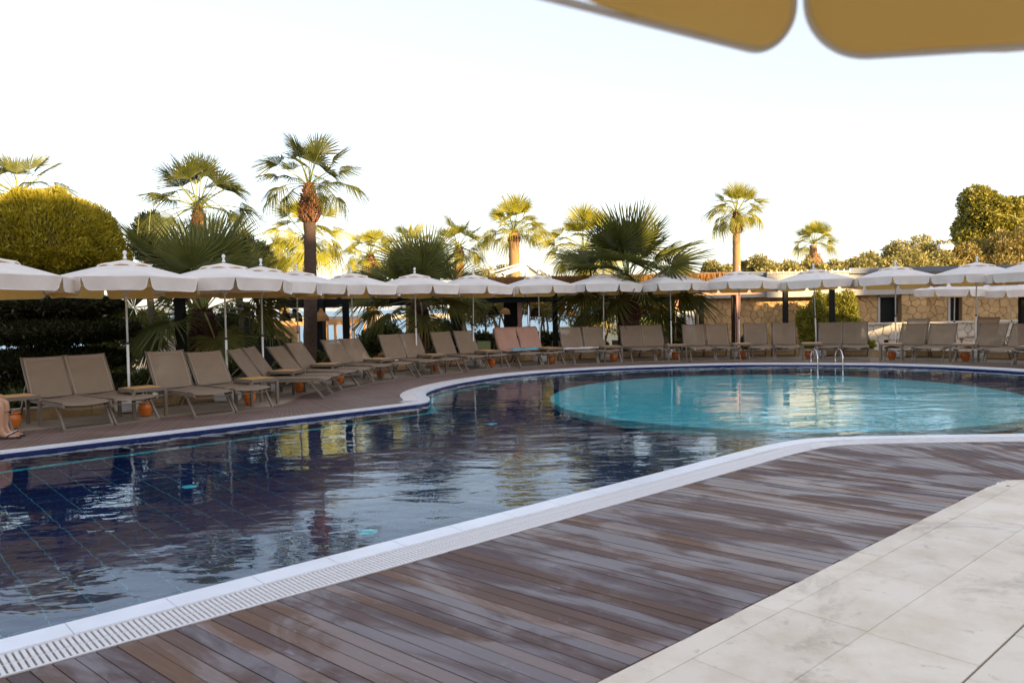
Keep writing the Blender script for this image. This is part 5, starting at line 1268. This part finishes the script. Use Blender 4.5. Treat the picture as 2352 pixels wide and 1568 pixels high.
# awning frame above the thatch
aw = thing('awning_frame', 'white slanting awning frame above the thatched roof', 'awning', (0, 0, 0)); YA = 30.0
def AP(x, y, dy=0): return A(x, y, YA+dy)
MB().bar(AP(1125, 627), AP(1208, 602), .05, .06).build('rail', M['polewhite'], aw); MB().bar(AP(1140, 634), AP(1206, 612), .12, .16).build('cassette', M['polewhite'], aw)
MB().bar(AP(1211, 601), AP(1211, 665), .10, .10).build('upright', M['polewhite'], aw); MB().bar(AP(1152, 628), AP(1162, 637), .12, .06).build('arm', M['polewhite'], aw)
a, b, c_, d_ = AP(1207, 612), AP(1215, 610), AP(1240, 628), AP(1207, 640)
MB().add([a, b, c_, d_, (a[0], a[1]+.05, a[2]), (b[0], b[1]+.05, b[2]), (c_[0], c_[1]+.05, c_[2]), (d_[0], d_[1]+.05, d_[2])], [(0, 3, 2, 1), (4, 5, 6, 7), (0, 1, 5, 4), (1, 2, 6, 5)]).build('awning_cloth', M['cushion'], aw)
MB().bar(AP(1213, 608, -.1), AP(1242, 628, -.1), .06, .05).build('rail', M['polewhite'], aw)
# dining furniture under the pergola
def dtable(label, px, Y, rz=0):
    X = BX(px, Y); t = thing('dining_table', label, 'table', (X, Y, -.5), rz, 'timber dining tables of the restaurant')
    MB().box(-.45, .45, -.4, .4, .70, .745).build('tabletop', M['pine'], t)
    for sx in (-1, 1):
        for sy in (-1, 1): MB().box(sx*.38-.03, sx*.38+.03, sy*.33-.03, sy*.33+.03, 0, .699).build('leg', M['pine'], t)
dcm = None
def dchair_parts():
    P = {}
    mb = MB(); mb.rbox(-.24, .24, -.24, .24, .40, .50, .03); P['seat_cushion'] = (mb.mesh('seat_cushion', M['cushion']), None)
    mb = MB(); mb.box(-.26, .26, .22, .27, .50, .92); P['backrest'] = (mb.mesh('backrest', M['taupe']), None)
    P['arm'] = MB().box(-.025, .025, -.26, .28, .62, .65).mesh('arm', M['pine']); P['leg'] = MB().box(-.02, .02, -.02, .02, 0, .62).mesh('leg', M['pine'])
    return P
DC = dchair_parts()
def dchair(label, px, Y, rz):
    X = BX(px, Y); t = thing('dining_chair', label, 'chair', (X, Y, -.5), R(rz), 'timber armchairs of the restaurant')
    link('seat_cushion', DC['seat_cushion'][0], t); link('backrest', DC['backrest'][0], t)
    for sx in (-1, 1):
        link('arm', DC['arm'], t, (sx*.28, 0, 0))
        for sy in (-1, 1): link('leg', DC['leg'], t, (sx*.28, sy*.24, 0))
for px, Y, lb in ((745, 22.8, 'timber table behind the fourth lounger pair'), (905, 24.5, 'timber table behind the fifth lounger pair'), (1090, 25.6, 'timber table beside the pale green wall'), (1235, 26.2, 'timber table behind the towel-covered loungers'), (1345, 26.4, 'timber table behind the ninth lounger pair'), (1495, 26.2, 'timber table right of the shaggy palm trunk'), (1640, 27.0, 'timber table behind the eleventh lounger pair')):
    dtable(lb, px, Y)
for px, Y, rz, lb in ((780, 27.5, 10, 'grey-backed chair left of the black pergola post, in the sun'), (715, 23.4, 60, 'chair with cream cushion behind the third lounger pair'), (880, 24.2, -70, 'chair behind the left lounger of the sixth pair'), (940, 25.6, 80, 'chair in the shade of the middle fan palm'), (1265, 26.6, -60, 'dark-backed chair between the steel pole and the black post'), (1310, 26.2, 40, 'chair behind the left lounger of the ninth pair'), (1420, 26.0, -20, 'chair with cream cushion left of the shaggy trunk'), (1470, 27.4, 80, 'chair with curved timber arm right of the shaggy trunk'), (1520, 27.6, 0, 'chair behind the tenth umbrella pole'), (670, 24.5, 20, 'chair left of the broad black column')):
    dchair(lb, px, Y, rz)
c = A(632, 778, 23.5); bc = thing('bar_counter', 'long black counter behind the third lounger pair', 'counter', (c[0], 23.5, -.5)); MB().box(-.42, .42, -.25, .25, 0, c[2]+.44).build('body', M['black'], bc); MB().box(-.44, .44, -.27, .27, c[2]+.442, c[2]+.5).build('top', M['black'], bc)
c = A(1112, 783, 25.0); gw = MB(); X0 = BX(1098, 25.3)
for i in range(10): gw.lathe([(.022, -.5), (.022, .52)], 8, (X0+i*.042, 25.3, 0))
tag(gw.build('corrugated_panel', M['greenwall']), 'pale green corrugated low panel behind the seventh lounger pair', 'panel')
# ------------------------------------------------------------------ far background at left and centre
def BXY(px, y, Y): return A(px, y, Y)
pv = thing('beach_pavilion', 'sunlit timber beach pavilion with a flat white roof seen through the restaurant', 'pavilion', (0, 0, 0)); PY = 44.0
za = A(700, 735, PY)[2]
MB().box(BX(572, PY), BX(825, PY), PY, PY+6, za, za+.16).build('roof', M['render'], pv); MB().box(BX(570, PY), BX(828, PY), PY-.1, PY, za-.30, za-.002).build('fascia_beam', M['pine'], pv)
for px in (582, 598, 630, 660, 700, 751, 770, 790, 812):
    MB().box(BX(px, PY)-.07, BX(px, PY)+.07, PY+.0, PY+.14, -1.5, za-.302).build('post', M['pine'], pv)
for px in (600, 680, 760, 800): MB().box(BX(px, PY)-.07, BX(px, PY)+.07, PY+5, PY+5.14, -1.5, za-.01).build('post', M['pine'], pv)
w2 = thing('garden_wall', 'low cream wall in the sun beyond the restaurant', 'wall', (0, 0, 0)); MB().box(BX(520, 40), BX(830, 40), 40, 40.3, -1.4, -.15).build('wall_body', M['capst'], w2); MB().box(BX(520, 40)-.05, BX(830, 40)+.05, 39.95, 40.35, -.148, -.06).build('coping', M['render'], w2)
w3 = thing('garden_wall', 'sunlit cream garden wall behind the olive stems', 'wall', (0, 0, 0)); MB().box(BX(985, 37), BX(1330, 37), 37, 37.3, -1.2, .15).build('wall_body', M['capst'], w3); MB().box(BX(985, 37)-.05, BX(1330, 37)+.05, 36.95, 37.35, .152, .22).build('coping', M['render'], w3)
ls = thing('lattice_screen', 'orange timber lattice screen before a sunlit cream stone wall at left', 'screen', (0, 0, 0)); SY = 31.0
MB().box(BX(338, SY+.6), BX(408, SY+.6), SY+.6, SY+.9, -.9, A(370, 740, SY)[2]).build('stone_panel', M['palestone'], ls)
for px in (343, 352, 374, 392, 402): MB().box(BX(px, SY)-.05, BX(px, SY)+.05, SY-.05, SY+.05, -.9, A(px, 730 if px > 390 else 742, SY)[2]).build('upright', M['pine'], ls)
for py in (748, 762, 778, 792): z = A(370, py, SY)[2]; MB().box(BX(335, SY), BX(412, SY), SY-.085, SY-.052, z-.025, z+.025).build('rail', M['pine'], ls)
tf_ = thing('timber_fence', 'orange board fence in the sun between the low fan palm and the second umbrella pole', 'fence', (0, 0, 0))
for i in range(24): x = BX(520, 33)+i*.13; MB().box(x, x+.12, 33, 33.03, -.9, A(550, 748, 33)[2]+random.uniform(-.02, .02)).build('board', M['pine'], tf_)
pc = thing('stone_column', 'thick round rendered column beneath the fan leaves at left', 'column', (BX(392, 21), 21, -.5)); MB().lathe([(.30, 0), (.28, .1), (.24, .9), (.25, 1.6)], 20).build('shaft', M['capst'], pc, True); MB().box(-.3, .3, -.3, .3, 1.602, 1.68).build('cap', M['capst'], pc)
tag(MB().box(-60, 60, 330, 345, -2.42, -.6).build('sand_spit', M['sand'], None, False, (-75, 0, 0)), kind='structure')
# low shrubs in the planting bed
rnd = random.Random(12)
SH = [(330, 848, 14.6, .36, 'dark leafy shrub left of the first umbrella pole'), (398, 855, 14.2, .30, 'dark leafy shrub between the first two lounger pairs'), (205, 850, 13.7, .34, 'dark shrub behind the first lounger pair'), (545, 862, 15.6, .34, 'fern-like shrub right of the second umbrella pole'), (575, 845, 16.6, .32, 'leafy shrub behind the third pair of loungers'), (655, 815, 19.5, .3, 'shrub behind the fourth lounger pair'), (735, 810, 21.2, .3, 'shrub behind the fifth lounger pair'), (1080, 800, 24.4, .25, 'small shrub beside the table right of the seventh pair'), (1385, 800, 24.6, .28, 'low shrub in front of the shaggy trunk'), (1430, 803, 24.7, .26, 'low shrub right of the tenth lounger pair'), (1500, 798, 24.7, .28, 'low shrub behind the tenth umbrella'), (1570, 795, 24.7, .3, 'low shrub behind the eleventh lounger pair'), (1650, 795, 24.5, .3, 'low shrub left of the salmon post'), (1790, 800, 24.2, .24, 'low shrub right of the box ball'), (1990, 806, 23.3, .24, 'flowering low shrub before the pale stone wall'), (2120, 808, 22.8, .24, 'low yellow-green shrub under the fourteenth pair'), (2290, 812, 21.3, .24, 'low yellow-green shrub behind the last full lounger pair'), (60, 890, 12.9, .3, 'dark shrub at the left picture edge')]
for x, y, Y, r_, lb in SH:
    c = A(x, y, Y); t = thing('low_shrub', lb, 'shrub', (c[0], Y, 0.05), 0, 'low shrubs in the planting bed')
    E_ = [(rnd.uniform(-.2, .2)*r_*2, rnd.uniform(-.2, .2)*r_, r_*rnd.uniform(.5, 1.0), r_*.6, r_*.6, r_*.55) for _ in range(5)]
    P, D = blobs_points(E_, 2200, rs_, .7); link('foliage', leaf_cloud('foliage', P, D, .075, M['shrub'] if x < 1950 else M['thuja'], rs_, .5, .4, .3), t)
    MB().tube([(0, 0, -.1), (0, 0, r_*.7)], [.02, .008], 6).build('stem', M['darktrunk'], t)
# background greenery closing the view under the umbrellas at left
for i, (x, y, Y, rx, h, m_, lb) in enumerate([(265, 700, 23, 1.0, 2.6, 'pinegreen', 'dark evergreen bush right behind the layered cypress'), (335, 712, 27, 1.0, 1.2, 'pinegreen', 'dark bush over the lattice screen at left'), (440, 705, 26, 1.2, 2.4, 'shrub', 'dark bush behind the black post at left'), (530, 700, 27, 1.1, 2.5, 'pinegreen', 'dark bush right of the low fan palm trunk'), (590, 735, 24, .7, 1.9, 'shrub', 'dark bush left of the black counter'),
      (880, 742, 30, 1.2, 1.6, 'shrub', 'dark bush behind the black post right of the tall palm'), (1010, 735, 29, 1.3, 1.9, 'shrub', 'dark bush behind the middle fan palm'), (1110, 765, 30, 1.2, 1.3, 'shrub', 'dark hedge bush below the olive stems'), (1240, 765, 30, 1.3, 1.3, 'shrub', 'dark hedge bush behind the steel pole'), (1345, 755, 30, 1.3, 1.5, 'shrub', 'dark hedge bush behind the ninth pair of loungers'), (1470, 735, 31, 1.2, 1.8, 'shrub', 'dark hedge bush behind the bright straw lamps'), (1560, 700, 33, 1.0, 2.2, 'thuja', 'yellow-green bush seen between the dark posts left of the stone wall')]):
    tree(lb, x, y, Y, rx, h, M[m_], 6500, .15, 120+i, 9, -.6, True, 'garden_bush', 'bush', None, .35, .45, .3)
